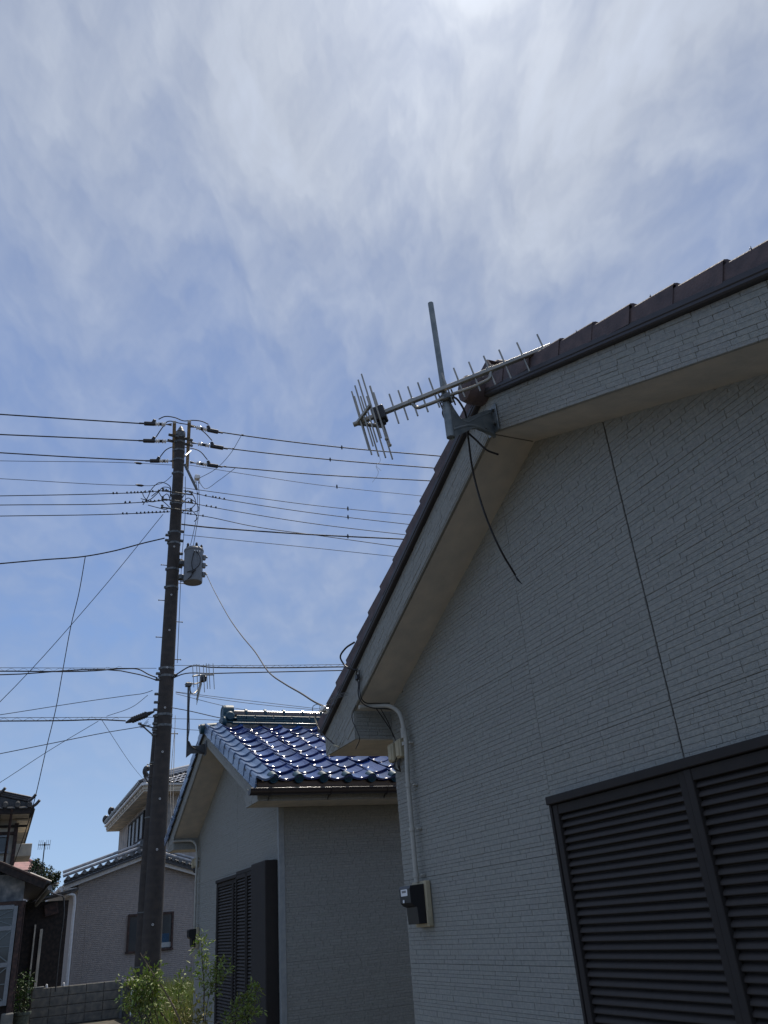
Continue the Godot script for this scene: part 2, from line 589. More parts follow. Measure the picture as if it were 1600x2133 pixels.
# verge tile: an apron plate hanging at the rake, with a folded top; z runs down the slope, mx mirrors it
func verge_tile(len_: float, drop: float, rise: Array, lip: float, mx: float) -> ArrayMesh:
	var mb := MB.new()
	var fl := -0.005 * mx
	var pts := [V(0, 0.0, 0), V(fl, lip, len_), V(fl, -drop + lip * 0.7, len_), V(0, -drop, 0)]
	var th := V(0.014 * mx, 0, 0)
	mb.quad(pts[0], pts[1], pts[2], pts[3], V(-mx, 0, 0))
	mb.quad(pts[0] + th, pts[1] + th, pts[2] + th, pts[3] + th, V(mx, 0, 0))
	mb.quad(pts[1], pts[2], pts[2] + th, pts[1] + th, V(0, 0, 1))
	mb.quad(pts[2], pts[3], pts[3] + th, pts[2] + th, V(0, -1, 0))
	mb.quad(pts[3], pts[0], pts[0] + th, pts[3] + th, V(0, 0, -1))
	var prev: Vector3 = Vector3.ZERO
	for r in rise:
		var q := V(r.x * mx, r.y, 0)
		mb.quad(pts[0] + prev, pts[1] + prev, pts[1] + q, pts[0] + q, V(-0.2 * mx, 1, 0))
		mb.quad(pts[1] + prev, pts[1] + q, pts[1] + q - V(0, 0.022, 0), pts[1] + prev - V(0, 0.022, 0), V(0, 0, 1))
		prev = q
	return mb.mesh()

# ---------------------------------------------------------------- gabled house with its gable facing -x
func house(cfg: Dictionary) -> Node3D:
	var X: float = cfg.X
	var xf: float = cfg.xf
	var zr: float = cfg.zr
	var yr: float = cfg.yr
	var zf: float = cfg.zf
	var zn: float = cfg.zn
	var ef: float = cfg.zf - cfg.eave
	var en: float = cfg.zn + cfg.eave
	var yb: float = cfg.yb
	var xe: float = X + cfg.depth
	var soff := func(z: float) -> float: return yr - (cfg.slope_n if z > zr else cfg.slope) * absf(z - zr)
	var t := thing("gabled_house", cfg.label, "house", V(X, 0, zr), "single storey gabled houses")
	# body
	var mb := MB.new()
	var out := [Vector2(zf + 0.006, 0), Vector2(zn - 0.006, 0), Vector2(zn - 0.006, soff.call(zn) + 0.08), Vector2(zr, yr + 0.1), Vector2(zf + 0.006, soff.call(zf) + 0.08)]
	mb.plate(out, V(X + 0.006, 0, 0), V(0, 0, 1), V(0, 1, 0), V(xe - X, 0, 0))
	put("wall_core", mb, M.caulk, t)
	# gable siding
	var holes: Array = cfg.holes
	var keep := func(a: float, b: float, c: float, d: float) -> bool:
		var m := (a + b) * 0.5
		if c > soff.call(m) + 0.01: return false
		for h in holes:
			if a > h[0] and b < h[1] and c > h[2] and d < h[3]: return false
		return true
	siding_wall(t, V(X, 0, 0), V(0, 0, 1), V(0, 1, 0), V(-1, 0, 0), cfg.joints, cfg.wall_from, yr, cfg.seam, keep, cfg.gaps)
	# side wall facing +z, if it is seen
	if cfg.side:
		var keep2 := func(_a: float, _b: float, _c: float, d: float) -> bool: return d < yb + 0.02
		siding_wall(t, V(0, 0, zn), V(1, 0, 0), V(0, 1, 0), V(0, 0, 1), [X + 0.02, X + 3.0], cfg.wall_from, yb + 0.02, cfg.seam + 0.008, keep2, [0.0, 0.0])
		mb = MB.new()
		mb.box(V(X - 0.002, yb * 0.5, zn - 0.012), V(0.018, yb, 0.045), Basis.IDENTITY, 0.004)
		mb.box(V(X + 0.024, yb * 0.5, zn + 0.002), V(0.05, yb, 0.018), Basis.IDENTITY, 0.004)
		put("corner_trim", mb, M.corner, t)
	# sloping rake soffit
	for s in [[ef, zr], [zr, en]]:
		mb = MB.new()
		var z1: float = s[0]
		var z2: float = s[1]
		if z1 < zf: z1 = zf - 0.03
		if z2 > zn: z2 = zn + 0.03
		var a := V(xf + 0.012, soff.call(z1), z1)
		var b := V(xf + 0.012, soff.call(z2), z2)
		var w := V(X - xf, 0, 0)
		mb.quad(a, b, b + w, a + w, V(0, -1, 0))
		mb.quad(a + V(0, 0.012, 0), b + V(0, 0.012, 0), b + w + V(0, 0.012, 0), a + w + V(0, 0.012, 0), V(0, 1, 0))
		put("rake_soffit", mb, M.soffit, t)
	mb = MB.new()
	mb.box(V((xf + X) * 0.5, yr - 0.001, zr), V(X - xf - 0.03, 0.004, 0.008))
	put("soffit_joint", mb, M.joint, t)
	# rake fascia with embossed face
	var fh := 0.215
	for side in [-1, 1]:
		var e: float = ef if side < 0 else en
		var sl: float = cfg.slope if side < 0 else cfg.slope_n
		var wz: float = zf if side < 0 else zn
		var o := V(xf, yr, zr)
		var u := V(0, -sl, side)
		var L := absf(e - zr)
		var Lw := absf(wz - zr)
		var keepf := func(a: float, b: float, c: float, d: float) -> bool:
			var m := (a + b) * 0.5
			var lo: float = 0.0 if m < Lw else maxf(0.0, 0.0)
			var y := yr - sl * b + c
			if m < Lw: return c >= -0.002
			return y > yb + 0.002
		var step := 1.8
		var a0 := 0.0
		while a0 < L - 0.01:
			var a1 := minf(a0 + step, L)
			siding_board("fascia_board", t, o, u, V(0, 1, 0), V(-1, 0, 0), a0 + 0.001, a1 - 0.001, -0.24, fh, keepf)
			a0 = a1
		# backing of the fascia
		var ol := [Vector2(0, fh), Vector2(L, -sl * L + fh), Vector2(L, yb - yr + 0.001), Vector2(Lw, yb - yr + 0.001), Vector2(Lw, -sl * Lw), Vector2(0, 0)]
		mb = MB.new()
		mb.tinted = true
		mb.plate(ol, V(xf + 0.002, yr, zr), V(0, 0, side), V(0, 1, 0), V(0.018, 0, 0))
		put("fascia_backing", mb, M.siding, t)
		# black rail under the tiles
		mb = MB.new()
		var r0 := V(xf - 0.008, yr + fh + 0.027, zr)
		var r1 := V(xf - 0.008, yr - sl * (L + 0.03) + fh + 0.027, zr + side * (L + 0.03))
		mb.bar(r0, r1, 0.05, 0.050, Vector3.UP, 0.006)
		mb.bar(r0 + V(-0.018, 0.006, 0), r1 + V(-0.018, 0.006, 0), 0.022, 0.028, Vector3.UP, 0.004)
		put("verge_rail", mb, M.rail, t)
		# eave box below the slope: near face, underside, front board
		var zmid := (e + wz) * 0.5
		mb = MB.new()
		mb.box(V((xf + xe) * 0.5, yb + 0.006, zmid), V(xe - xf - 0.03, 0.012, absf(e - wz) - 0.012))
		put("eave_soffit", mb, M.soffit, t)
		var keep3 := func(_a: float, _b: float, _c: float, _d: float) -> bool: return true
		siding_board("eave_end_panel", t, V(0, 0, wz), V(1, 0, 0), V(0, 1, 0), V(0, 0, -side), xf + 0.02, X, yb + 0.004, soff.call(wz), keep3)
		mb = MB.new()
		mb.box(V((xf + X) * 0.5, (yb + soff.call(wz)) * 0.5 + 0.02, wz + side * 0.012), V(X - xf - 0.03, soff.call(wz) - yb, 0.012))
		put("eave_end_backing", mb, M.core, t)
		if side > 0 and cfg.side:
			siding_board("eave_fascia_board", t, V(0, 0, e), V(1, 0, 0), V(0, 1, 0), V(0, 0, 1), xf + 0.004, X + 3.0, yb, yr - sl * L + fh, keep3)
		mb = MB.new()
		mb.box(V((xf + xe) * 0.5, (yb + yr - sl * L + fh) * 0.5, e - side * 0.012), V(xe - xf - 0.01, yr - sl * L + fh - yb - 0.002, 0.014))
		put("eave_board", mb, M.core, t)
		# roof deck
		mb = MB.new()
		var d0 := V((xf + xe) * 0.5, yr + cfg.tile_top - 0.075, zr)
		var d1 := V((xf + xe) * 0.5, yr - sl * L + cfg.tile_top - 0.075, zr + side * L)
		mb.bar(d0, d1, xe - xf - 0.08, 0.04)
		put("roof_deck", mb, M.deck, t)
	return t

# ---------------------------------------------------------------- roofs of the two gabled houses
func slope_basis(sl: float, side: int) -> Basis:
	var k := sqrt(1.0 + sl * sl)
	var d := V(0, -sl / k, side / k)
	var nn := V(0, 1.0 / k, side * sl / k)
	return Basis(nn.cross(d), nn, d)

func verge_row(t: Node, cfg: Dictionary, side: int, rise: Array, m: Material, x: float, top: float, drop: float) -> void:
	var sl: float = cfg.slope if side < 0 else cfg.slope_n
	var k := sqrt(1.0 + sl * sl)
	var bs := slope_basis(sl, side)
	var mesh := verge_tile(0.262, drop, rise, 0.018, float(side))
	var L: float = (absf(cfg.zn - cfg.zr) if side > 0 else absf(cfg.zf - cfg.zr)) + cfg.eave + 0.07
	var far := L
	while far > 0.08:
		var z0 := far - 0.262 / k
		var o := V(x + rng.randf_range(-0.002, 0.002), cfg.yr - sl * z0 + top + rng.randf_range(-0.002, 0.002), cfg.zr + side * z0)
		var tilt := Basis(bs.x.normalized(), rng.randf_range(-0.008, 0.008))
		place("verge_tile", mesh, m, Transform3D(tilt * bs, o), t)
		far -= 0.2195

func brown_roof(t: Node, cfg: Dictionary) -> void:
	var rise := [Vector2(0.004, 0.006), Vector2(0.02, 0.011), Vector2(0.055, 0.010), Vector2(0.12, -0.006), Vector2(0.22, -0.006)]
	for side in [-1, 1]:
		verge_row(t, cfg, side, rise, M.brown_tile, cfg.xf - 0.033, cfg.tile_top + 0.012, 0.075)
		var sl: float = cfg.slope if side < 0 else cfg.slope_n
		var bs := slope_basis(sl, side)
		var mesh := wave_tile(0.26, 0.285, 0.045, 0.02, 10)
		var k := sqrt(1.0 + sl * sl)
		for col in 2:
			var far: float = absf(cfg.zn - cfg.zr) + cfg.eave + 0.05
			while far > 0.2:
				var z0: float = far - 0.285 / k
				var x: float = cfg.xf + 0.17 + 0.26 * col + (0.26 if side < 0 else 0.0)
				place("roof_tile", mesh, M.brown_tile, Transform3D(bs, V(x, cfg.yr - sl * z0 + cfg.tile_top - 0.05, cfg.zr + side * z0)), t)
				far -= 0.2195
	# ridge: a roll that sticks out over the verge, stacked flat tiles and a cap further in
	var y: float = cfg.yr
	var mb := MB.new()
	var ax := Basis(V(0, 1, 0), V(-1, 0, 0), V(0, 0, 1))
	mb.lathe([Vector2(0, 0.0), Vector2(0.042, 0.012), Vector2(0.070, 0.03), Vector2(0.079, 0.07), Vector2(0.078, 0.34), Vector2(0, 0.34)], Transform3D(Basis(V(0, 1, 0), V(1, 0, 0), V(0, 0, -1)), V(1.905, y + 0.262, cfg.zr)), 18)
	put("ridge_end_roll", mb, M.brown_tile, t)
	mb = MB.new()
	for i in 7: mb.box(V(2.07 + rng.randf_range(-0.03, 0.05), y + 0.27 + rng.randf_range(0, 0.1), cfg.zr + rng.randf_range(-0.1, 0.13)), V(0.09, 0.06, 0.09), Basis.from_euler(V(rng.randf(), rng.randf(), rng.randf())), 0.02)
	put("crumbling_mortar", mb, M.plaster, t)
	for i in 3:
		mb = MB.new()
		mb.box(V(2.15 + 3.0, y + 0.345 + 0.034 * i, cfg.zr), V(6.0, 0.03, 0.24 - 0.03 * i), Basis.IDENTITY, 0.006)
		put("ridge_tile", mb, M.brown_tile, t)
	mb = MB.new()
	mb.lathe([Vector2(0, 0.0), Vector2(0.034, 0.012), Vector2(0.058, 0.035), Vector2(0.065, 0.08), Vector2(0.064, 5.9), Vector2(0, 5.9)], Transform3D(Basis(V(0, 1, 0), V(1, 0, 0), V(0, 0, -1)), V(2.12, y + 0.435, cfg.zr)), 18)
	put("ridge_cap", mb, M.brown_tile, t)
	# wire ties twisted round the verge tiles
	for z in [-1.24, -1.68, -2.11]:
		mb = MB.new()
		var c := V(cfg.xf - 0.03, cfg.yr - cfg.slope_n * absf(z - cfg.zr) + cfg.tile_top + 0.02, z)
		mb.tube(spline([c, c + V(-0.003, 0.009, 0.004), c + V(0.003, 0.015, -0.003), c + V(0.004, 0.008, -0.008), c + V(0, 0.002, 0.003), c + V(-0.006, 0.012, 0.008)], 4), 0.001, 4)
		put("wire_tie", mb, M.cable, t)

func blue_roof(t: Node, cfg: Dictionary) -> void:
	var sl: float = cfg.slope_n
	var k := sqrt(1.0 + sl * sl)
	var rise := [Vector2(0.004, 0.03), Vector2(0.016, 0.036), Vector2(0.04, 0.024), Vector2(0.07, 0.010), Vector2(0.10, 0.006), Vector2(0.13, 0.014), Vector2(0.158, 0.036), Vector2(0.178, 0.05)]
	var x0: float = cfg.xf - 0.035 + 0.178
	verge_row(t, cfg, 1, rise, M.verge_blue, cfg.xf - 0.035, cfg.tile_top, 0.085)
	verge_row(t, cfg, -1, rise, M.verge_blue, cfg.xf - 0.035, cfg.tile_top, 0.085)
	var bs := slope_basis(sl, 1)
	var meshes := [wave_tile(0.2555, 0.29, 0.040, 0.022), wave_tile(0.2555, 0.29, 0.043, 0.024), wave_tile(0.2555, 0.29, 0.038, 0.021)]
	var L: float = absf(cfg.zn - cfg.zr) + cfg.eave + 0.05
	for col in 11:
		var far := L
		while far > 0.1:
			var z0 := far - 0.29 / k
			var o := V(x0 + 0.255 * col + rng.randf_range(-0.003, 0.003), cfg.yr - sl * z0 + cfg.tile_top - 0.004 + rng.randf_range(-0.003, 0.003), cfg.zr + z0 + rng.randf_range(-0.004, 0.004))
			var tilt := Basis(bs.x, rng.randf_range(-0.022, 0.022)) * Basis(bs.z, rng.randf_range(-0.02, 0.02))
			place("roof_tile", meshes[rng.randi() % 3], [M.blue_tile, M.blue_tile, M.blue_tile_dull, M.blue_tile_pale][rng.randi() % 4], Transform3D(tilt * bs, o), t)
			far -= 0.2195
		# round end piece at the eave
		var e := MB.new()
		var c := V(x0 + 0.255 * col, cfg.yr - sl * L + cfg.tile_top + 0.022, cfg.zr + L)
		e.lathe([Vector2(0, 0.012), Vector2(0.036, 0.012), Vector2(0.040, 0.018), Vector2(0.046, 0.016), Vector2(0.048, 0.0), Vector2(0.047, -0.08)], Transform3D(Basis(V(1, 0, 0), bs.z, bs.y * -1.0), c), 18)
		put("eave_end_tile", e, M.teal_tile, t)
	# under-eave closing strip below the first course
	var mb := MB.new()
	mb.box(V(x0 + 1.4, cfg.yr - sl * L + cfg.tile_top - 0.025, cfg.zr + L - 0.05), V(3.1, 0.05, 0.04))
	put("eave_strip", mb, M.gutter, t)
	# mortar under the ridge
	var rb: float = cfg.yr + cfg.tile_top - 0.075
	mb = MB.new()
	mb.box(V(x0 + 1.55, rb + 0.02, cfg.zr), V(2.95, 0.10, 0.30))
	put("ridge_mortar", mb, M.mortar, t)
	# base roll along the ridge foot
	mb = MB.new()
	mb.tube([V(x0 + 0.15, rb + 0.075, cfg.zr + 0.15), V(x0 + 3.0, rb + 0.075, cfg.zr + 0.15)], 0.015, 10)
	put("ridge_foot_roll", mb, M.teal_tile, t)
	# flat ridge tiles in three staggered layers
	for lay in 4:
		var x := x0 + 0.10 + (0.12 if lay % 2 == 1 else 0.0)
		while x < x0 + 2.9:
			mb = MB.new()
			mb.box(V(x + 0.122, rb + 0.095 + 0.027 * lay, cfg.zr), V(0.241, 0.023, 0.27 - 0.018 * lay), Basis.IDENTITY, 0.005)
			put("ridge_tile", mb, M.teal_tile, t)
			x += 0.2445
	# cap rolls with knuckles
	var x := x0 + 0.12
	while x < x0 + 2.9:
		mb = MB.new()
		mb.tube([V(x, rb + 0.215, cfg.zr), V(x + 0.235, rb + 0.215, cfg.zr)], 0.062, 14)
		var kn := MB.new()
		kn.tube([V(x + 0.225, rb + 0.222, cfg.zr), V(x + 0.252, rb + 0.222, cfg.zr)], 0.072, 14)
		var cap := put("ridge_cap", mb, M.cap_tile, t)
		put("knuckle", kn, M.teal_tile, cap)
		x += 0.255
	# end ornament: stacked discs facing the verge
	mb = MB.new()
	var face := Basis(V(0, 1, 0), V(-1, 0, 0), V(0, 0, 1))
	mb.lathe([Vector2(0, 0.03), Vector2(0.06, 0.03), Vector2(0.075, 0.038), Vector2(0.095, 0.03), Vector2(0.10, 0.0), Vector2(0.10, -0.10), Vector2(0, -0.10)], Transform3D(face, V(x0 + 0.09, rb + 0.235, cfg.zr)), 24)
	mb.box(V(x0 + 0.10, rb + 0.12, cfg.zr), V(0.12, 0.16, 0.24), Basis.IDENTITY, 0.03)
	mb.lathe([Vector2(0, 0.02), Vector2(0.045, 0.02), Vector2(0.06, 0.0), Vector2(0.06, -0.06), Vector2(0, -0.06)], Transform3D(Basis(V(1, 0, 0), V(0, 0, 1), V(0, -1, 0)), V(x0 + 0.13, rb + 0.17, cfg.zr + 0.13)), 16)
	for s in [-1, 1]:
		mb.tube(spline([V(x0 + 0.06, rb + 0.06, cfg.zr + 0.14 * s), V(x0 + 0.05, rb + 0.09, cfg.zr + 0.17 * s), V(x0 + 0.05, rb + 0.13, cfg.zr + 0.15 * s), V(x0 + 0.06, rb + 0.11, cfg.zr + 0.12 * s)], 4), 0.026, 8)
	put("ridge_end_ornament", mb, M.teal_tile, t)
	mb = MB.new()
	mb.tube([V(x0 - 0.01, rb + 0.095, cfg.zr - 0.18), V(x0 - 0.20, rb + 0.095, cfg.zr - 0.18)], 0.03, 4)
	put("ridge_batten", mb, M.rail, t)
	# roll lying over the verge at the peak
	mb = MB.new()
	mb.lathe([Vector2(0, 0.0), Vector2(0.05, 0.004), Vector2(0.062, 0.014), Vector2(0.064, 0.05), Vector2(0.060, 0.36), Vector2(0, 0.36)], Transform3D(Basis(V(0, 1, 0), V(1, 0.10, 0).normalized(), V(0, 0, -1)), V(cfg.xf - 0.085, rb + 0.02, cfg.zr + 0.03)), 18)
	put("verge_peak_roll", mb, M.teal_tile, t)
	# gutter: half round trough with hangers
	var gz: float = cfg.zn + cfg.eave + 0.075
	var gy: float = cfg.gutter_y
	mb = MB.new()
	var gp := []
	for i in 13:
		var an := PI + PI * i / 12.0
		gp.append(Vector2(cos(an) * 0.055, sin(an) * 0.055))
	var gx0: float = cfg.xf - 0.10
	var gx1: float = cfg.xf + 3.2
	for i in 12:
		var a := V(gx0, gy + gp[i].y, gz + gp[i].x)
		var b := V(gx0, gy + gp[i + 1].y, gz + gp[i + 1].x)
		var w := V(gx1 - gx0, 0, 0)
		var na := V(0, gp[i].y, gp[i].x).normalized()
		var nb := V(0, gp[i + 1].y, gp[i + 1].x).normalized()
		mb.smooth_quad(a, b, b + w, a + w, na, nb, nb, na)
		mb.tri(V(gx0, gy, gz), a, b)
	mb.tube([V(gx0, gy, gz + 0.056), V(gx1, gy, gz + 0.056)], 0.006, 8)
	mb.tube([V(gx0, gy, gz - 0.056), V(gx1, gy, gz - 0.056)], 0.005, 6)
	var gut := put("gutter", mb, M.gutter, t)
	for i in 4:
		mb = MB.new()
		var hx: float = cfg.xf + 0.10 + 0.60 * i
		var ring := []
		for j in 9:
			var an := PI * 0.95 + PI * 1.1 * j / 8.0
			ring.append(V(hx, gy + sin(an) * 0.06, gz + cos(an) * 0.06))
		for j in 8: mb.bar(ring[j], ring[j + 1], 0.016, 0.003, V(1, 0, 0))
		mb.bar(V(hx, gy - 0.05, gz - 0.03), V(hx, gy - 0.09, gz - 0.075), 0.016, 0.004, V(1, 0, 0))
		put("gutter_hanger", mb, M.gutter, gut)

# ---------------------------------------------------------------- fittings on the two houses
func fit_house(t: Node, X: float, zp: float, y_soff: float, y_meter: float, xf: float, near: bool) -> void:
	# conduit: out under the soffit, then down the wall to the meter
	var xw := X - 0.05
	var mb := MB.new()
	mb.tube(spline([V(xf - 0.01, y_soff, zp - 0.155), V(xw - 0.12, y_soff + 0.002, zp - 0.13), V(xw - 0.05, y_soff - 0.012, zp - 0.07), V(xw - 0.012, y_soff - 0.06, zp - 0.025), V(xw, y_soff - 0.15, zp), V(xw, y_soff - 0.5, zp), V(xw, y_meter, zp)], 7), 0.0148, 12)
	var pipe := put("conduit_pipe", mb, M.pvc, t)
	for i in 4:
		mb = MB.new()
		var y := y_soff - 0.27 - 0.26 * i
		mb.tube([V(xw, y - 0.011, zp), V(xw, y + 0.011, zp)], 0.0195, 12)
		mb.box(V(X - 0.018, y, zp + 0.030), V(0.03, 0.012, 0.022), Basis.IDENTITY, 0.002)
		put("saddle_clip", mb, M.pvc, pipe)
	mb = MB.new()
	mb.tube([V(xw, y_soff - 0.235, zp), V(xw, y_soff - 0.17, zp)], 0.0205, 12)
	put("pipe_socket", mb, M.pvc, pipe)
	# meter on its board
	mb = MB.new()
	mb.box(V(X - 0.022, y_meter - 0.118, zp + 0.0), V(0.036, 0.245, 0.185), Basis.IDENTITY, 0.006)
	mb.box(V(X - 0.030, y_meter - 0.19, zp + 0.088), V(0.03, 0.07, 0.014), Basis.IDENTITY, 0.003)
	put("meter_board", mb, M.beige, t)
	mb = MB.new()
	mb.plate([Vector2(0, 0), Vector2(0.050, 0), Vector2(0.056, 0.09), Vector2(0.075, 0.098), Vector2(0.092, 0.115), Vector2(0.095, 0.19), Vector2(0.090, 0.205), Vector2(0.0, 0.21)], V(X - 0.040, y_meter - 0.222, zp - 0.075), V(-1, 0, 0), V(0, 1, 0), V(0, 0, 0.148))
	var me := put("electricity_meter", mb, M.meter, t)
	if near:
		mb = MB.new()
		mb.box(V(X - 0.1362, y_meter - 0.052, zp - 0.005), V(0.0015, 0.036, 0.09))
		put("meter_label", mb, M.label_white, me)
		mb = MB.new()
		for i in 5: mb.box(V(X - 0.1372, y_meter - 0.047, zp - 0.030 + 0.012 * i), V(0.0012, 0.012, 0.007))
		put("meter_digits", mb, M.meter, me)
		mb = MB.new()
		mb.box(V(X - 0.136, y_meter - 0.098, zp - 0.02), V(0.002, 0.016, 0.02), Basis.IDENTITY, 0.0005)
		put("meter_window", mb, M.label_white, me)
	# cable boxes in the corner below the eave
	for s in [0, 1]:
		mb = MB.new()
		mb.box(V(X - 0.045 + 0.018 * s, y_soff - 0.29 + 0.012 * s, zp - 0.195 + 0.085 * s), V(0.05, 0.12, 0.07), Basis.IDENTITY, 0.008)
		mb.box(V(X - 0.072 + 0.018 * s, y_soff - 0.29 + 0.012 * s, zp - 0.195 + 0.085 * s), V(0.008, 0.10, 0.05), Basis.IDENTITY, 0.003)
		put("cable_box", mb, M.beige, t)
		mb = MB.new()
		for i in 3: mb.tube(spline([V(X - 0.05, y_soff - 0.35, zp - 0.21 + 0.02 * i + 0.08 * s), V(X - 0.05, y_soff - 0.39, zp - 0.20 + 0.014 * i + 0.07 * s), V(X - 0.03, y_soff - 0.42, zp - 0.14)], 4), 0.003, 5)
		put("box_lead", mb, M.cable, t)

func near_house_cables(t: Node) -> void:
	var runs := [
		[0.0065, [V(1.99, 3.24, -4.79), V(1.955, 3.22, -4.88), V(1.945, 3.18, -4.95), V(1.965, 3.13, -4.94), V(1.985, 3.075, -4.86), V(2.02, 3.06, -4.84)]],
		[0.0045, [V(2.025, 3.075, -4.85), V(2.026, 3.031, -4.885), V(2.03, 2.972, -4.858), V(2.03, 2.93, -4.873), V(2.035, 2.872, -4.865), V(2.05, 2.845, -4.86), V(2.117, 2.812, -4.85), V(2.187, 2.807, -4.84), V(2.246, 2.80, -4.83), V(2.275, 2.76, -4.76)]],
		[0.004, [V(2.028, 3.06, -4.83), V(2.03, 2.99, -4.84), V(2.032, 2.93, -4.85), V(2.04, 2.875, -4.85), V(2.06, 2.856, -4.86), V(2.16, 2.852, -4.88), V(2.25, 2.85, -4.86)]],
		[0.0035, [V(2.145, 2.815, -4.86), V(2.216, 2.73, -4.88), V(2.28, 2.64, -4.90), V(2.288, 2.55, -4.88), V(2.275, 2.45, -4.92)]],
		[0.003, [V(2.18, 2.81, -4.86), V(2.25, 2.72, -4.90), V(2.29, 2.64, -4.93)]],
		[0.003, [V(2.02, 2.84, -4.90), V(2.012, 2.778, -4.965), V(2.02, 2.684, -4.92), V(2.03, 2.63, -4.90), V(2.04, 2.575, -5.0)]],
		[0.0045, [V(1.968, 2.95, -5.56), V(1.965, 2.90, -5.56), V(1.97, 2.79, -5.47), V(1.99, 2.71, -5.36), V(2.01, 2.66, -5.30)]]]
	for r in runs:
		var mb := MB.new()
		mb.tube(spline(r[1], 6), r[0], 6)
		put("black_cable", mb, M.cable, t)
	var mb := MB.new()
	mb.box(V(2.026, 3.02, -4.865), V(0.02, 0.035, 0.04), Basis.IDENTITY, 0.004)
	put("cable_clip", mb, M.black_plastic, t)
	# porcelain service insulator tied to the verge
	mb = MB.new()
	mb.lathe([Vector2(0, -0.03), Vector2(0.018, -0.03), Vector2(0.026, -0.015), Vector2(0.016, 0.0), Vector2(0.026, 0.015), Vector2(0.018, 0.03), Vector2(0, 0.03)], Transform3D(Basis.from_euler(V(0.5, 0.3, 1.2)), V(1.955, 2.915, -5.33)), 14)
	var ins := put("service_insulator", mb, M.porcelain, t)
	mb = MB.new()
	for i in 3: mb.tube(spline([V(1.955, 2.915, -5.33), V(1.96, 2.935 + 0.008 * i, -5.24), V(1.975, 2.94 + 0.01 * i, -5.09), V(2.0, 2.93 + 0.01 * i, -4.98)], 4), 0.0022, 5)
	for i in 4: mb.tube(spline([V(1.955, 2.93, -5.33), V(1.93 + 0.02 * i, 2.95, -5.36 + 0.02 * i), V(1.93, 2.90, -5.34 + 0.012 * i), V(1.965, 2.90, -5.31)], 4), 0.0016, 4)
	put("tie_wire", mb, M.bolt, ins)
	# arc lead with pale sleeve
	mb = MB.new()
	mb.tube(spline([V(1.955, 2.95, -5.36), V(1.94, 2.985, -5.46), V(1.94, 2.98, -5.55), V(1.955, 2.93, -5.58)], 5), 0.0026, 5)
	put("lead_wire", mb, M.wire_grey, t)
	mb = MB.new()
	mb.tube([V(1.962, 2.925, -5.575), V(1.964, 2.85, -5.53)], 0.006, 6)
	mb.tube([V(2.005, 2.665, -5.31), V(2.02, 2.64, -5.25)], 0.006, 6)
	put("cable_sleeve", mb, M.beige, t)

# ---------------------------------------------------------------- antennas
# mast position: it stands clear of the verge
func A(q: Vector3) -> Vector3: return V(0, 1.55, 0) + (q - V(0, 1.55, 0)) * 0.955

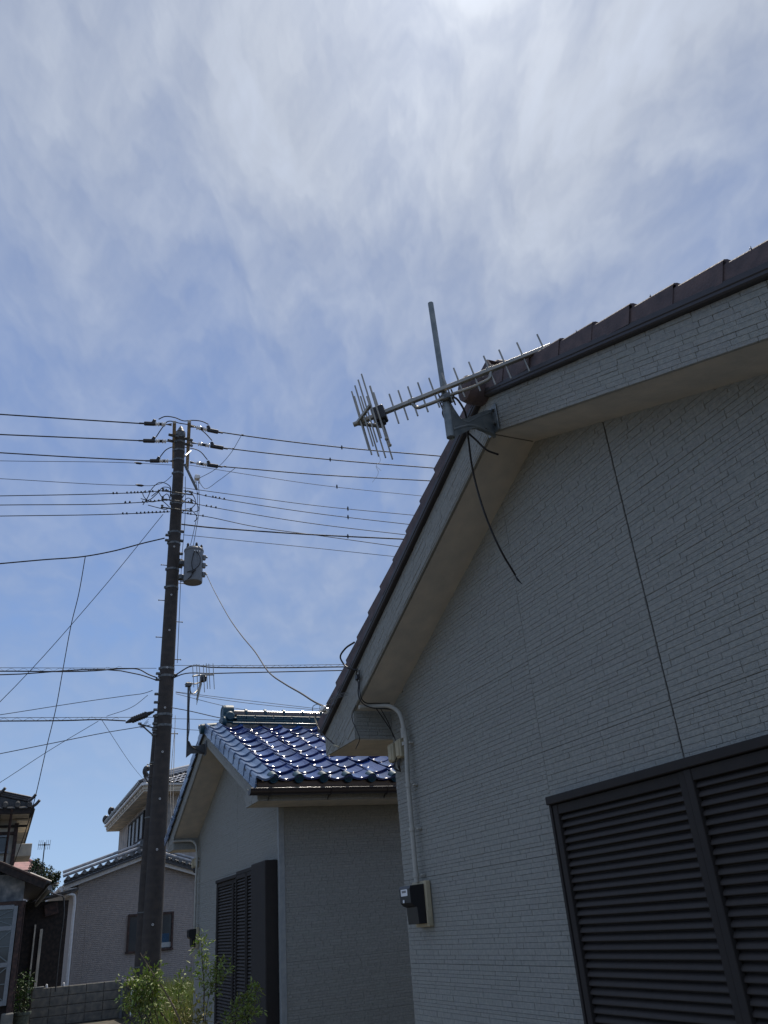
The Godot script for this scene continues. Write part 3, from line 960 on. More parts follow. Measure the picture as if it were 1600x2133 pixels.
func near_antenna() -> void:
	var t := thing("tv_antenna", "large aluminium TV antenna on mast at peak of near gable", "antenna", A(V(1.772, 3.66, -2.86)), "television antennas")
	var d := V(0.753, 0.181, 0.633).normalized()
	var e := V(-0.138, 0.984, -0.115).normalized()
	var c := A(V(1.772, 3.931, -2.822))
	var side := d.cross(e).normalized()
	var mb := MB.new()
	# mast
	mb.tube([A(V(1.772, 3.66, -2.86)), A(V(1.765, 4.525, -2.87))], 0.0145, 14)
	put("mast", mb, M.galv, t)
	# boom, square section
	mb = MB.new()
	mb.bar(c - d * 0.48, c + d * 0.525, 0.021, 0.021, e, 0.002)
	put("boom", mb, M.alu, t)
	# stay tube slung below the boom
	mb = MB.new()
	mb.tube(spline([c - d * 0.19 - e * 0.012, c - d * 0.175 - e * 0.045, c - d * 0.13 - e * 0.052, c - e * 0.05, c + d * 0.16 - e * 0.052, c + d * 0.20 - e * 0.043, c + d * 0.215 - e * 0.012], 6), 0.009, 10)
	put("stay_tube", mb, M.alu, t)
	for k in [-0.19, 0.215]:
		mb = MB.new()
		mb.box(c + d * k, V(0.026, 0.026, 0.03), Basis(side, e, d), 0.003)
		put("stay_clamp", mb, M.alu, t)
	# mast clamp
	mb = MB.new()
	var mc := A(V(1.772, 3.875, -2.845))
	mb.box(mc, V(0.055, 0.038, 0.05), Basis(V(0, 1, 0), 0.6), 0.006)
	for s in [-1, 1]:
		for q in [0.03, -0.035]: mb.tube([mc + V(0, 0.02 * s, 0) + d * q - side * 0.045, mc + V(0, 0.02 * s, 0) + d * q + side * 0.03], 0.004, 6)
	put("mast_clamp", mb, M.bolt, t)
	# directors
	for k in [-0.283, -0.235, -0.184, -0.131, -0.072, -0.004, 0.058, 0.137, 0.214, 0.293, 0.385, 0.488]:
		mb = MB.new()
		mb.tube([c + d * k - e * 0.093, c + d * k + e * 0.093], 0.0042, 8)
		put("director_rod", mb, M.alu, t)
	# corner reflector: two arms opening towards the feed
	var tip := c - d * 0.48
	for s in [-1, 1]:
		mb = MB.new()
		var end: Vector3 = tip + d * 0.105 + side * 0.085 * s + e * 0.012 * s
		mb.bar(tip, end, 0.016, 0.016, e, 0.002)
		put("reflector_arm", mb, M.alu, t)
		for k in [0.22, 0.48, 0.74, 1.0]:
			mb = MB.new()
			var q := tip.lerp(end, k)
			mb.tube([q - e * (0.185 + 0.02 * k), q + e * (0.175 + 0.02 * k)], 0.0040, 8)
			put("reflector_rod", mb, M.alu, t)
	mb = MB.new()
	mb.tube([tip - d * 0.018, tip + d * 0.012], 0.013, 10)
	put("boom_end_cap", mb, M.alu, t)
	# feed box and dipole
	mb = MB.new()
	var fb := c - d * 0.36 - side * 0.005
	mb.box(fb, V(0.055, 0.085, 0.062), Basis(side, e, d), 0.006)
	mb.box(fb - e * 0.05, V(0.03, 0.02, 0.035), Basis(side, e, d), 0.003)
	put("feed_box", mb, M.black_plastic, t)
	for s in [-1, 1]:
		mb = MB.new()
		mb.tube([fb + side * 0.03 * s - e * 0.165, fb + side * 0.03 * s + e * 0.165], 0.0050, 8)
		mb.lathe([Vector2(0, -0.009), Vector2(0.007, -0.006), Vector2(0.009, 0), Vector2(0.007, 0.006), Vector2(0, 0.009)], Transform3D(Basis.IDENTITY, fb + side * 0.03 * s - e * 0.168), 10)
		put("dipole_rod", mb, M.alu, t)
	# sheet steel bracket between the fascia and the mast foot
	mb = MB.new()
	var foot := A(V(1.772, 3.76, -2.86))
	var root := V(2.036, 3.80, -2.865)
	var hd := V(root.x - foot.x, 0, root.z - foot.z)
	var bl := hd.length()
	hd = hd.normalized()
	var out := hd.cross(V(0, 1, 0))
	var dy := root.y - foot.y
	mb.plate([Vector2(-0.012, -0.05), Vector2(0.015, -0.115), Vector2(0.06, -0.07), Vector2(bl * 0.5, -0.05 + dy * 0.5), Vector2(bl * 0.8, -0.075 + dy), Vector2(bl, -0.10 + dy), Vector2(bl, 0.07 + dy), Vector2(bl * 0.82, 0.035 + dy), Vector2(bl * 0.5, 0.02 + dy * 0.5), Vector2(bl * 0.25, 0.035), Vector2(0.05, 0.075), Vector2(0.03, 0.10), Vector2(-0.012, 0.10)], foot - out * 0.008, hd, V(0, 1, 0), out * 0.016)
	mb.tube([foot - V(0, 0.105, 0), foot + V(0, 0.09, 0)], 0.0205, 12)
	mb.tube(spline([foot + V(0, -0.055, 0) + hd * 0.02, foot + hd * bl * 0.5 + V(0, -0.035 + dy * 0.5, 0), root + V(0, -0.085, 0)], 4), 0.011, 8)
	mb.tube(spline([foot + V(0, 0.075, 0) + hd * 0.02, foot + hd * bl * 0.3 + V(0, 0.03, 0), foot + hd * bl * 0.65 + V(0, 0.025 + dy * 0.6, 0), root + V(0, 0.055, 0)], 5), 0.010, 8)
	put("mast_bracket", mb, M.galv, t)
	mb = MB.new()
	mb.box(V(2.039, 3.805, -2.865), V(0.006, 0.16, 0.10), Basis.IDENTITY, 0.002)
	put("bracket_plate", mb, M.galv, t)
	for q in [V(2.03, 3.85, -2.835), V(2.03, 3.765, -2.835)]:
		mb = MB.new()
		mb.tube([q - V(0.008, 0, 0), q + V(0.008, 0, 0)], 0.008, 6)
		put("bracket_bolt", mb, M.bolt, t)
	# loose coaxial cable, frayed at its end
	mb = MB.new()
	mb.tube(spline([A(V(1.79, 3.885, -2.84)), A(V(1.835, 3.90, -2.86)), V(1.80, 3.75, -2.75), V(1.86, 3.68, -2.84), V(1.95, 3.557, -2.98), V(2.02, 3.329, -3.03), V(2.10, 3.149, -3.057), V(2.19, 3.05, -3.10)], 7), 0.0055, 8)
	put("hanging_cable", mb, M.cable, t)
	mb = MB.new()
	mb.tube(spline([A(V(1.785, 3.87, -2.885)), A(V(1.778, 3.835, -2.915)), A(V(1.80, 3.79, -2.92)), V(1.82, 3.71, -2.84), V(1.92, 3.673, -2.87), V(1.98, 3.617, -2.868), V(2.045, 3.605, -2.871)], 7), 0.0052, 8)
	put("hanging_cable", mb, M.cable, t)
	mb = MB.new()
	for i in 5: mb.tube([V(2.185, 3.055, -3.10), V(2.195 + 0.004 * i, 3.02 - 0.006 * i, -3.10 + 0.004 * i)], 0.0016, 4)
	put("frayed_end", mb, M.cable, t)
	# scrap of string caught on the reflector
	mb = MB.new()
	var b := tip + d * 0.06 - e * 0.215
	mb.tube(spline([b, b + V(0.01, -0.03, -0.01), b + V(-0.02, -0.07, 0), b + V(-0.015, -0.11, 0.01), b + V(-0.05, -0.17, 0.01)], 4), 0.0009, 4)
	mb.tube([b + V(-0.02, -0.07, 0), b + V(0.0, -0.10, 0.01)], 0.0008, 4)
	put("string", mb, M.pvc, t)

func blue_house_antenna() -> void:
	var t := thing("tv_antenna", "small weathered TV antenna on mast above blue tiled roof", "antenna", V(1.875, 3.56, -10.08), "television antennas")
	var mb := MB.new()
	mb.tube([V(1.885, 3.52, -10.08), V(1.868, 4.44, -10.08)], 0.0125, 12)
	put("mast", mb, M.dark_galv, t)
	mb = MB.new()
	mb.plate([Vector2(0, -0.10), Vector2(0.06, -0.05), Vector2(0.14, -0.045), Vector2(0.23, -0.06), Vector2(0.23, 0.075), Vector2(0.15, 0.045), Vector2(0.06, 0.045), Vector2(0.03, 0.10), Vector2(0, 0.10)], V(1.872, 3.60, -10.09), V(1, 0, 0), V(0, 1, 0), V(0, 0, 0.02))
	mb.box(V(2.10, 3.61, -10.06), V(0.008, 0.17, 0.13), Basis.IDENTITY, 0.002)
	put("mast_bracket", mb, M.dark_galv, t)
	# crossbar with upright rods
	mb = MB.new()
	mb.bar(V(1.905, 4.50, -10.02), V(2.03, 4.545, -10.10), 0.018, 0.018, Vector3.UP, 0.002)
	mb.bar(V(2.03, 4.545, -10.10), V(2.19, 4.545, -10.06), 0.018, 0.018, Vector3.UP, 0.002)
	put("reflector_arm", mb, M.alu, t)
	for r in [[1.912, 4.66, 4.375], [1.963, 4.675, 4.345], [1.994, 4.68, 4.45], [2.05, 4.678, 4.315], [2.087, 4.695, 4.36], [2.12, 4.692, 4.36], [2.175, 4.698, 4.36]]:
		mb = MB.new()
		mb.tube([V(r[0], r[1], -10.08), V(r[0] + 0.025, r[2], -10.08)], 0.0048, 6)
		put("reflector_rod", mb, M.alu, t)
	mb = MB.new()
	mb.box(V(2.06, 4.50, -10.12), V(0.07, 0.075, 0.07), Basis(V(0, 1, 0), 0.3), 0.008)
	put("feed_box", mb, M.black_plastic, t)
	mb = MB.new()
	mb.bar(V(2.045, 4.52, -10.08), V(2.17, 4.48, -11.05), 0.018, 0.018, Vector3.UP, 0.002)
	put("boom", mb, M.alu, t)
	for i in 11:
		mb = MB.new()
		var q := V(2.055, 4.517, -10.18).lerp(V(2.168, 4.481, -11.03), i / 10.0)
		mb.tube([q - V(0, 0.085, 0), q + V(0, 0.085, 0)], 0.004, 6)
		put("director_rod", mb, M.alu, t)
	# stay and clamp to the mast
	mb = MB.new()
	mb.tube(spline([V(1.87, 4.42, -10.10), V(1.92, 4.44, -10.14), V(1.98, 4.455, -10.2), V(2.06, 4.50, -10.25)], 5), 0.009, 8)
	mb.tube(spline([V(1.895, 4.40, -10.12), V(1.905, 4.34, -10.14), V(1.96, 4.335, -10.24), V(2.08, 4.47, -10.40)], 5), 0.009, 8)
	put("stay_tube", mb, M.alu, t)
	mb = MB.new()
	mb.box(V(1.868, 4.405, -10.08), V(0.075, 0.05, 0.06), Basis.IDENTITY, 0.006)
	mb.tube([V(1.82, 4.41, -10.08), V(1.92, 4.41, -10.08)], 0.005, 6)
	put("mast_clamp", mb, M.bolt, t)
	mb = MB.new()
	mb.tube(spline([V(1.89, 4.33, -10.07), V(1.885, 4.1, -10.065), V(1.895, 3.85, -10.06), V(1.90, 3.66, -10.06), V(1.98, 3.60, -10.05), V(2.085, 3.54, -10.03)], 5), 0.005, 6)
	put("coax_cable", mb, M.cable, t)

# ---------------------------------------------------------------- utility pole
func pole_axis(y: float) -> Vector3:
	return V(2.405 + 0.0062 * y, y, -15.46)

func pole_r(y: float) -> float:
	return 0.170 - 0.0052 * y

func utility_pole() -> void:
	var t := thing("utility_pole", "tall dark concrete utility pole with crossarms and clamps", "utility pole", V(2.405, 0, -15.46))
	var mb := MB.new()
	var pts := []
	var rs := []
	for i in 25:
		var y := 11.72 * i / 24.0
		pts.append(pole_axis(y)); rs.append(pole_r(y))
	mb.tube(pts, rs, 28)
	put("shaft", mb, M.pole, t)
	mb = MB.new()
	mb.lathe([Vector2(0.112, -0.12), Vector2(0.114, 0.0), Vector2(0.104, 0.03), Vector2(0.05, 0.15), Vector2(0.0, 0.24)], Transform3D(Basis.IDENTITY, pole_axis(11.68)), 20)
	put("pole_cap", mb, M.pole_band, t)
	# white hole markers up the face
	for y in [1.79, 2.958, 3.80, 4.625, 5.44, 6.22, 6.98, 7.73, 8.81]:
		mb = MB.new()
		var f := V(-0.145, -0.02, 1.0).normalized()
		var at_ := pole_axis(y) + f * pole_r(y)
		var bs := Basis(V(1, 0, 0.145).normalized(), f, V(1, 0, 0.145).normalized().cross(f))
		mb.lathe([Vector2(0.009, 0.000), Vector2(0.009, 0.007), Vector2(0.018, 0.007), Vector2(0.020, -0.004)], Transform3D(bs, at_), 14)
		put("hole_ring", mb, M.ring, t)
	# bands
	for y in [11.42, 11.2, 10.95, 10.6, 10.05, 9.84, 9.15, 8.9, 8.3, 7.9, 6.2, 6.05, 5.3, 5.1]:
		mb = MB.new()
		var w := 0.045
		mb.tube([pole_axis(y), pole_axis(y + w)], pole_r(y) + 0.006, 24)
		mb.box(pole_axis(y + w * 0.5) + V(-pole_r(y) - 0.012, 0, 0.02), V(0.035, 0.05, 0.04), Basis.IDENTITY, 0.004)
		put("pole_band", mb, M.pole_band, t)
	# step bolts, left and right in turn
	for s in [[8.43, -1], [7.65, -1], [6.87, -1], [8.04, 1], [7.2, 1], [6.42, 1], [4.98, 1], [4.42, -1]]:
		mb = MB.new()
		var a: Vector3 = pole_axis(s[0]) + V(s[1] * pole_r(s[0]) * 0.9, 0, 0.02 * s[1])
		mb.tube([a, a + V(s[1] * 0.125, 0, 0)], 0.009, 8)
		mb.lathe([Vector2(0, -0.006), Vector2(0.016, -0.006), Vector2(0.016, 0.006), Vector2(0, 0.006)], Transform3D(Basis(V(0, 1, 0), V(1, 0, 0), V(0, 0, -1)), a + V(s[1] * 0.125, 0, 0)), 10)
		put("step_bolt", mb, M.bolt, t)
	# two crossarms running back from the street line
	var dir := V(0.17, 0, -1).normalized()
	for s in [[V(2.245, 11.60, -14.90), 1.95], [V(2.545, 11.60, -14.78), 2.05]]:
		mb = MB.new()
		mb.bar(s[0], s[0] + dir * s[1], 0.075, 0.075, Vector3.UP, 0.006)
		put("crossarm", mb, M.steel_arm, t)
	mb = MB.new()
	mb.bar(V(2.20, 11.55, -15.35), V(2.75, 11.55, -15.44), 0.05, 0.05, Vector3.UP, 0.004)
	mb.bar(V(2.22, 11.56, -15.6), V(2.8, 11.56, -15.68), 0.05, 0.05, Vector3.UP, 0.004)
	put("arm_brace", mb, M.pole_band, t)
	mb = MB.new()
	mb.bar(V(2.56, 10.76, -15.22), V(2.83, 10.13, -15.15), 0.045, 0.045, V(0, 0, 1), 0.004)
	mb.bar(V(2.50, 10.95, -15.35), V(2.80, 11.55, -15.9), 0.03, 0.03, V(0, 0, 1), 0.003)
	put("arm_brace", mb, M.pole_band, t)
	# strain insulators, clamp covers and jumpers
	var rows := [
		[V(2.21, 11.61, -15.03), V(1.632, 11.597, -15.136)],
		[V(2.38, 11.70, -15.84), V(1.727, 11.667, -15.950)],
		[V(2.53, 11.64, -16.60), V(1.994, 11.610, -16.694)],
		[V(2.59, 11.58, -14.93), V(3.20, 11.475, -14.83)],
		[V(2.75, 11.69, -15.76), V(3.50, 11.590, -15.63)],
		[V(2.90, 11.63, -16.53), V(3.56, 11.558, -16.418)]]
	for r in rows:
		var a: Vector3 = r[0]
		var b: Vector3 = r[1]
		var d := (b - a).normalized()
		var bs := Basis(d.cross(V(0, 0, 1)).normalized(), d, V(0, 0, 1))
		mb = MB.new()
		var l := (b - a).length()
		mb.tube([a, a + d * l * 0.24], 0.012, 8)
		mb.tube([a + V(0, 0.03, 0), a + d * l * 0.22], 0.008, 6)
		mb.tube([a - V(0, 0.03, 0), a + d * l * 0.22], 0.008, 6)
		put("insulator_link", mb, M.bolt, t)
		for q in [0.30, 0.52]:
			mb = MB.new()
			mb.lathe([Vector2(0.012, -0.05), Vector2(0.05, -0.035), Vector2(0.052, -0.018), Vector2(0.03, -0.012), Vector2(0.032, 0.012), Vector2(0.05, 0.02), Vector2(0.046, 0.04), Vector2(0.012, 0.05)], Transform3D(bs, a + d * l * q), 14)
			put("strain_insulator", mb, M.porcelain, t)
		mb = MB.new()
		mb.tube([a + d * l * 0.36, a + d * l * 0.46], 0.036, 10)
		mb.bar(a + d * l * 0.60, b, 0.07, 0.085, Vector3.UP, 0.015)
		var up := a + d * l * 0.70
		mb.bar(up, up + V(0, 0.11, 0) - d * 0.05, 0.055, 0.07, d, 0.012)
		mb.tube([b, b + d * 0.10], 0.02, 8)
		put("clamp_cover", mb, M.black_plastic, t)
	for j in [
		[V(1.93, 11.73, -15.08), V(2.04, 11.80, -15.05), V(2.25, 11.79, -15.0), V(2.47, 11.72, -14.97), V(2.62, 11.74, -14.93), V(2.85, 11.72, -14.88), V(2.98, 11.66, -14.86)],
		[V(2.0, 11.78, -15.9), V(2.1, 11.95, -15.75), V(2.2, 12.0, -15.5), V(2.45, 11.93, -15.4), V(2.8, 11.98, -15.5), V(3.05, 11.93, -15.62), V(3.24, 11.78, -15.68)],
		[V(2.22, 11.73, -16.64), V(2.32, 11.85, -16.5), V(2.5, 11.86, -16.3), V(2.8, 11.85, -16.25), V(3.1, 11.86, -16.35), V(3.30, 11.72, -16.45)]]:
		mb = MB.new()
		mb.tube(spline(j, 6), 0.012, 7)
		put("jumper_cable", mb, M.wire, t)
	# switch box hung right of the arms, and its leads
	mb = MB.new()
	mb.box(V(2.83, 10.43, -15.16), V(0.11, 0.10, 0.12), Basis.IDENTITY, 0.01)
	for s in [-1, 1]: mb.tube([V(2.83 + 0.04 * s, 10.38, -15.16), V(2.84 + 0.05 * s, 10.30, -15.16)], 0.018, 8)
	put("cutout_switch", mb, M.porcelain, t)
	for j in [
		[V(3.713, 11.47, -14.842), V(3.488, 10.992, -14.88), V(3.138, 10.537, -14.94), V(2.85, 10.38, -15.1)],
		[V(3.735, 10.98, -15.438), V(3.369, 10.604, -15.45), V(3.05, 10.32, -15.4), V(2.88, 10.36, -15.2)],
		[V(2.82, 10.33, -15.16), V(2.86, 9.6, -15.15), V(2.78, 9.0, -15.15), V(2.74, 8.78, -15.14)],
		[V(2.86, 10.33, -15.16), V(2.90, 9.7, -15.15), V(2.84, 9.1, -15.15), V(2.80, 8.78, -15.14)],
		[V(2.60, 10.5, -15.3), V(2.63, 9.5, -15.29), V(2.60, 8.5, -15.28), V(2.60, 7.2, -15.28), V(2.60, 6.3, -15.28)]]:
		mb = MB.new()
		mb.tube(spline(j, 6), 0.006, 5)
		put("lead_wire", mb, M.wire_grey, t)
	# nest of loops where the low lines meet the pole
	for j in [
		[V(2.30, 9.95, -15.3), V(2.26, 10.12, -15.15), V(2.05, 10.16, -15.1), V(1.90, 10.02, -15.15), V(1.82, 9.8, -15.2), V(1.75, 9.68, -15.3)],
		[V(2.30, 9.9, -15.28), V(2.25, 10.06, -15.12), V(2.12, 10.05, -15.1), V(2.0, 9.9, -15.15), V(1.85, 9.78, -15.25), V(1.70, 9.82, -15.3)],
		[V(2.32, 9.75, -15.25), V(2.2, 9.9, -15.1), V(2.1, 9.82, -15.1), V(2.02, 9.93, -15.12), V(1.9, 9.85, -15.2)],
		[V(1.78, 10.0, -15.25), V(1.72, 9.9, -15.2), V(1.78, 9.78, -15.2), V(1.9, 9.72, -15.2), V(2.1, 9.78, -15.2), V(2.3, 9.7, -15.3)],
		[V(2.28, 9.68, -15.3), V(2.2, 9.58, -15.2), V(2.05, 9.6, -15.2), V(1.85, 9.66, -15.25)],
		[V(2.55, 9.95, -15.3), V(2.65, 10.1, -15.2), V(2.78, 9.98, -15.2), V(2.82, 9.8, -15.2), V(2.74, 9.68, -15.2)],
		[V(2.55, 9.8, -15.3), V(2.66, 9.92, -15.2), V(2.76, 9.85, -15.15), V(2.86, 9.75, -15.15), V(2.88, 9.62, -15.15), V(2.80, 9.58, -15.15)],
		[V(2.56, 9.6, -15.3), V(2.66, 9.66, -15.2), V(2.80, 9.55, -15.15), V(2.86, 9.42, -15.15), V(2.80, 9.35, -15.15)]]:
		mb = MB.new()
		mb.tube(spline(j, 6), 0.009, 6)
		put("loop_cable", mb, M.wire, t)
	for y in [10.02, 9.82, 9.62]:
		mb = MB.new()
		mb.tube([V(2.12, y, -15.2), V(2.75, y - 0.02, -15.18)], 0.016, 8)
		mb.lathe([Vector2(0, -0.04), Vector2(0.03, -0.03), Vector2(0.02, 0), Vector2(0.03, 0.03), Vector2(0, 0.04)], Transform3D(Basis.IDENTITY, V(2.13, y + 0.02, -15.2)), 10)
		mb.lathe([Vector2(0, -0.04), Vector2(0.03, -0.03), Vector2(0.02, 0), Vector2(0.03, 0.03), Vector2(0, 0.04)], Transform3D(Basis.IDENTITY, V(2.73, y + 0.02, -15.18)), 10)
		put("line_rack", mb, M.bolt, t)
	for y in [9.1, 8.98, 5.42, 5.30, 5.16, 5.05, 4.95, 6.12, 6.0, 5.56, 5.72]:
		mb = MB.new()
		mb.box(pole_axis(y) + V(-pole_r(y) - 0.03, 0, 0.03), V(0.09, 0.04, 0.06), Basis.IDENTITY, 0.005)
		put("cable_bracket", mb, M.bolt, t)
	for y in [9.22, 9.0, 8.7, 8.55, 8.4, 6.1]:
		mb = MB.new()
		mb.box(pole_axis(y) + V(pole_r(y) + 0.025, 0, 0.03), V(0.07, 0.045, 0.06), Basis.IDENTITY, 0.005)
		put("cable_bracket", mb, M.bolt, t)
	mb = MB.new()
	mb.bar(V(2.23, 5.08, -15.42), V(1.95, 5.10, -15.22), 0.02, 0.02, Vector3.UP)
	mb.bar(V(2.23, 4.95, -15.42), V(1.99, 5.09, -15.24), 0.02, 0.02, Vector3.UP)
	mb.box(V(1.96, 5.10, -15.2), V(0.06, 0.035, 0.05), Basis.IDENTITY, 0.004)
	put("drop_bracket", mb, M.bolt, t)
	mb = MB.new()
	mb.bar(V(2.26, 4.18, -15.44), V(2.10, 4.18, -15.30), 0.012, 0.012, Vector3.UP)
	mb.bar(V(2.26, 4.02, -15.44), V(2.10, 4.20, -15.30), 0.014, 0.014, Vector3.UP)
	put("step_bracket", mb, M.bolt, t)

func second_pole() -> void:
	var t := thing("stub_pole", "shorter dark pole standing right behind the utility pole", "utility pole", V(2.42, 0, -16.35))
	var mb := MB.new()
	mb.tube([V(2.42, 0, -16.35), V(2.42, 2.5, -16.35), V(2.50, 5.55, -16.35)], [0.145, 0.138, 0.125], 20)
	put("shaft", mb, M.pole, t)
	for y in [0.9, 1.15, 2.0, 3.6, 4.6, 5.2]:
		mb = MB.new()
		var x: float = 2.42 + maxf(0, y - 2.5) * 0.026
		mb.tube([V(x, y, -16.35), V(x, y + 0.02, -16.35)], 0.156 - 0.004 * y, 20)
		put("pole_band", mb, M.pole_band, t)
	mb = MB.new()
	mb.tube([V(2.25, 0.45, -16.22), V(2.245, 0.86, -16.22)], 0.016, 8)
	put("cable_guard", mb, M.white_paint, t)

func transformer() -> void:
	var t := thing("pole_transformer", "grey cylindrical transformer hung on the right of the utility pole", "transformer", V(2.815, 7.95, -15.13))
	var c := V(2.815, 0, -15.13)
	var mb := MB.new()
	mb.lathe([Vector2(0, 7.955), Vector2(0.17, 7.955), Vector2(0.176, 7.945), Vector2(0.186, 7.945), Vector2(0.190, 7.965), Vector2(0.190, 8.62), Vector2(0.2, 8.63), Vector2(0.2, 8.66), Vector2(0.17, 8.70), Vector2(0, 8.735)], Transform3D(Basis.IDENTITY, c), 32)
	put("tank", mb, M.transformer, t)
	for a in [0.3, 1.4, 2.7]:
		mb = MB.new()
		mb.lathe([Vector2(0, -0.02), Vector2(0.03, -0.02), Vector2(0.035, 0.02), Vector2(0.02, 0.04), Vector2(0.03, 0.06), Vector2(0.015, 0.10), Vector2(0, 0.11)], Transform3D(Basis.IDENTITY, c + V(cos(a) * 0.15, 8.69, sin(a) * 0.13)), 10)
		put("bushing", mb, M.black_plastic, t)
	mb = MB.new()
	mb.box(V(2.62, 8.42, -15.28), V(0.14, 0.10, 0.12), Basis.IDENTITY, 0.008)
	mb.box(V(2.62, 8.10, -15.28), V(0.14, 0.10, 0.12), Basis.IDENTITY, 0.008)
	put("hanger_bracket", mb, M.pole_band, t)
	for y in [8.5, 8.32, 8.12]:
		mb = MB.new()
		mb.box(c + V(0.205, y, 0.05), V(0.06, 0.10, 0.08), Basis.IDENTITY, 0.006)
		mb.tube([c + V(0.23, y + 0.03, 0.05), c + V(0.27, y, 0.06)], 0.018, 8)
		put("side_lug", mb, M.transformer, t)
	mb = MB.new()
	for i in 3: mb.box(c + V(-0.02 + 0.05 * i, 8.57, 0.19), V(0.022, 0.03, 0.03), Basis.IDENTITY, 0.004)
	put("terminal", mb, M.porcelain, t)
	for j in [[V(2.79, 8.56, -14.93), V(2.75, 8.40, -14.90), V(2.74, 8.22, -14.90), V(2.78, 8.10, -14.92)], [V(2.83, 8.56, -14.93), V(2.90, 8.42, -14.90), V(2.89, 8.25, -14.9), V(2.78, 8.13, -14.90), V(2.66, 8.10, -14.98)], [V(2.79, 8.10, -14.91), V(2.72, 7.98, -14.95), V(2.64, 7.95, -15.1), V(2.58, 8.0, -15.25)]]:
		mb = MB.new()
		mb.tube(spline(j, 5), 0.009, 6)
		put("lead_wire", mb, M.wire, t)
	mb = MB.new()
	mb.bar(V(2.74, 8.08, -14.92), V(2.82, 8.14, -14.90), 0.035, 0.035, Vector3.UP, 0.006)
	put("fuse_holder", mb, M.black_plastic, t)

func splice_case() -> void:
	var t := thing("cable_splice_case", "black ribbed cable splice case hung left of pole", "splice case", V(1.97, 5.17, -15.23))
	var a := V(1.80, 5.165, -15.265)
	var b := V(2.10, 5.285, -15.215)
	var mb := MB.new()
	mb.bar(a, b, 0.11, 0.10, Vector3.UP, 0.025)
	var d := (b - a).normalized()
	for i in 7: mb.bar(a.lerp(b, 0.12 + 0.12 * i), a.lerp(b, 0.16 + 0.12 * i), 0.118, 0.108, Vector3.UP, 0.02)
	put("case", mb, M.black_plastic, t)
	mb = MB.new()
	mb.tube([a, a - d * 0.09], [0.04, 0.014], 10)
	put("end_boot", mb, M.black_plastic, t)
	mb = MB.new()
	mb.tube([b, b + d * 0.12], [0.04, 0.014], 10)
	put("end_boot", mb, M.black_plastic, t)
	mb = MB.new()
	for i in 3: mb.tube(spline([V(1.95, 5.12, -15.2), V(1.98 + 0.03 * i, 5.02, -15.2), V(2.05 + 0.02 * i, 5.12, -15.2), V(2.12, 5.2 - 0.04 * i, -15.25)], 4), 0.004, 5)
	put("drop_lead", mb, M.wire, t)

# ---------------------------------------------------------------- overhead wires
func wire(called: String, label: String, group: String, r: float, pts: Array) -> MeshInstance3D:
	var mb := MB.new()
	mb.tube(spline(pts, 7), r, 6)
	var o := put(called, mb, M.wire if r > 0.0055 else M.wire_grey)
	tag(o, label, "wire", group)
	wires.append([o, pts])
	return o
var wires := []

# small clamps strung along a wire
func clamps(o: Node, called: String, pts: Array, size: Vector3) -> void:
	for p in pts:
		var mb := MB.new()
		mb.box(p + V(0, size.y * 0.35, 0), size, Basis(V(0, 0, 1), rng.randf_range(-0.2, 0.2)), size.x * 0.2)
		mb.box(p - V(0, size.y * 0.1, 0), V(size.x * 1.7, size.y * 0.45, size.z * 0.8), Basis.IDENTITY, size.y * 0.12)
		put(called, mb, M.black_plastic, o)

func along(pts: Array, x: float) -> Vector3:
	for i in pts.size() - 1:
		var a: Vector3 = pts[i]
		var b: Vector3 = pts[i + 1]
		if (x - a.x) * (x - b.x) <= 0.0 and absf(a.x - b.x) > 1e-6: return a.lerp(b, (x - a.x) / (b.x - a.x))
	return pts[0]

# ---------------------------------------------------------------- neighbours
func tile_rows(t: Node, called: String, m: Material, o: Vector3, across: Vector3, down: Vector3, cols: int, rows: int, w: float, pitch: float, hgt: float) -> void:
	var nn := down.cross(across).normalized()
	var bs := Basis(across, nn, down)
	if nn.y < 0:
		nn = -nn
		o += across * (w * cols)
		across = -across
		bs = Basis(across, nn, down)
	var mesh := wave_tile(w * 1.002, pitch * 1.22, hgt, 0.03, 8)
	for c in cols:
		for r in rows:
			place(called, mesh, m, Transform3D(bs, o + across * (w * c) + down * (pitch * r) + nn * rng.randf_range(-0.004, 0.004)), t)

func window_in(t: Node, called: String, at_: Vector3, u: Vector3, w: float, h: float, nrm: Vector3, fm: Material, panes: int, fw := 0.05) -> Node3D:
	var mb := MB.new()
	var b := Basis(u, V(0, 1, 0), u.cross(V(0, 1, 0)))
	mb.box(at_ + V(0, h * 0.5 - fw * 0.5, 0), V(w, fw, 0.10), b, 0.006)
	mb.box(at_ - V(0, h * 0.5 - fw * 0.5, 0), V(w + 0.04, fw, 0.13), b, 0.006)
	mb.box(at_ - u * (w * 0.5 - fw * 0.5), V(fw, h - fw * 2, 0.10), b, 0.006)
	mb.box(at_ + u * (w * 0.5 - fw * 0.5), V(fw, h - fw * 2, 0.10), b, 0.006)
	for i in range(1, panes): mb.box(at_ + u * (w * (float(i) / panes - 0.5)), V(fw * 0.8, h - fw * 2, 0.07), b, 0.004)
	var f := put(called, mb, fm, t)
	for i in panes:
		var p := MB.new()
		var pw := (w - fw * 1.2) / panes
		p.box(at_ + u * (w * ((i + 0.5) / panes - 0.5)) - nrm * (0.012 + 0.012 * (i % 2)), V(pw - 0.01, h - fw * 1.6, 0.006), b)
		put("pane", p, M.glass, f)
	return f

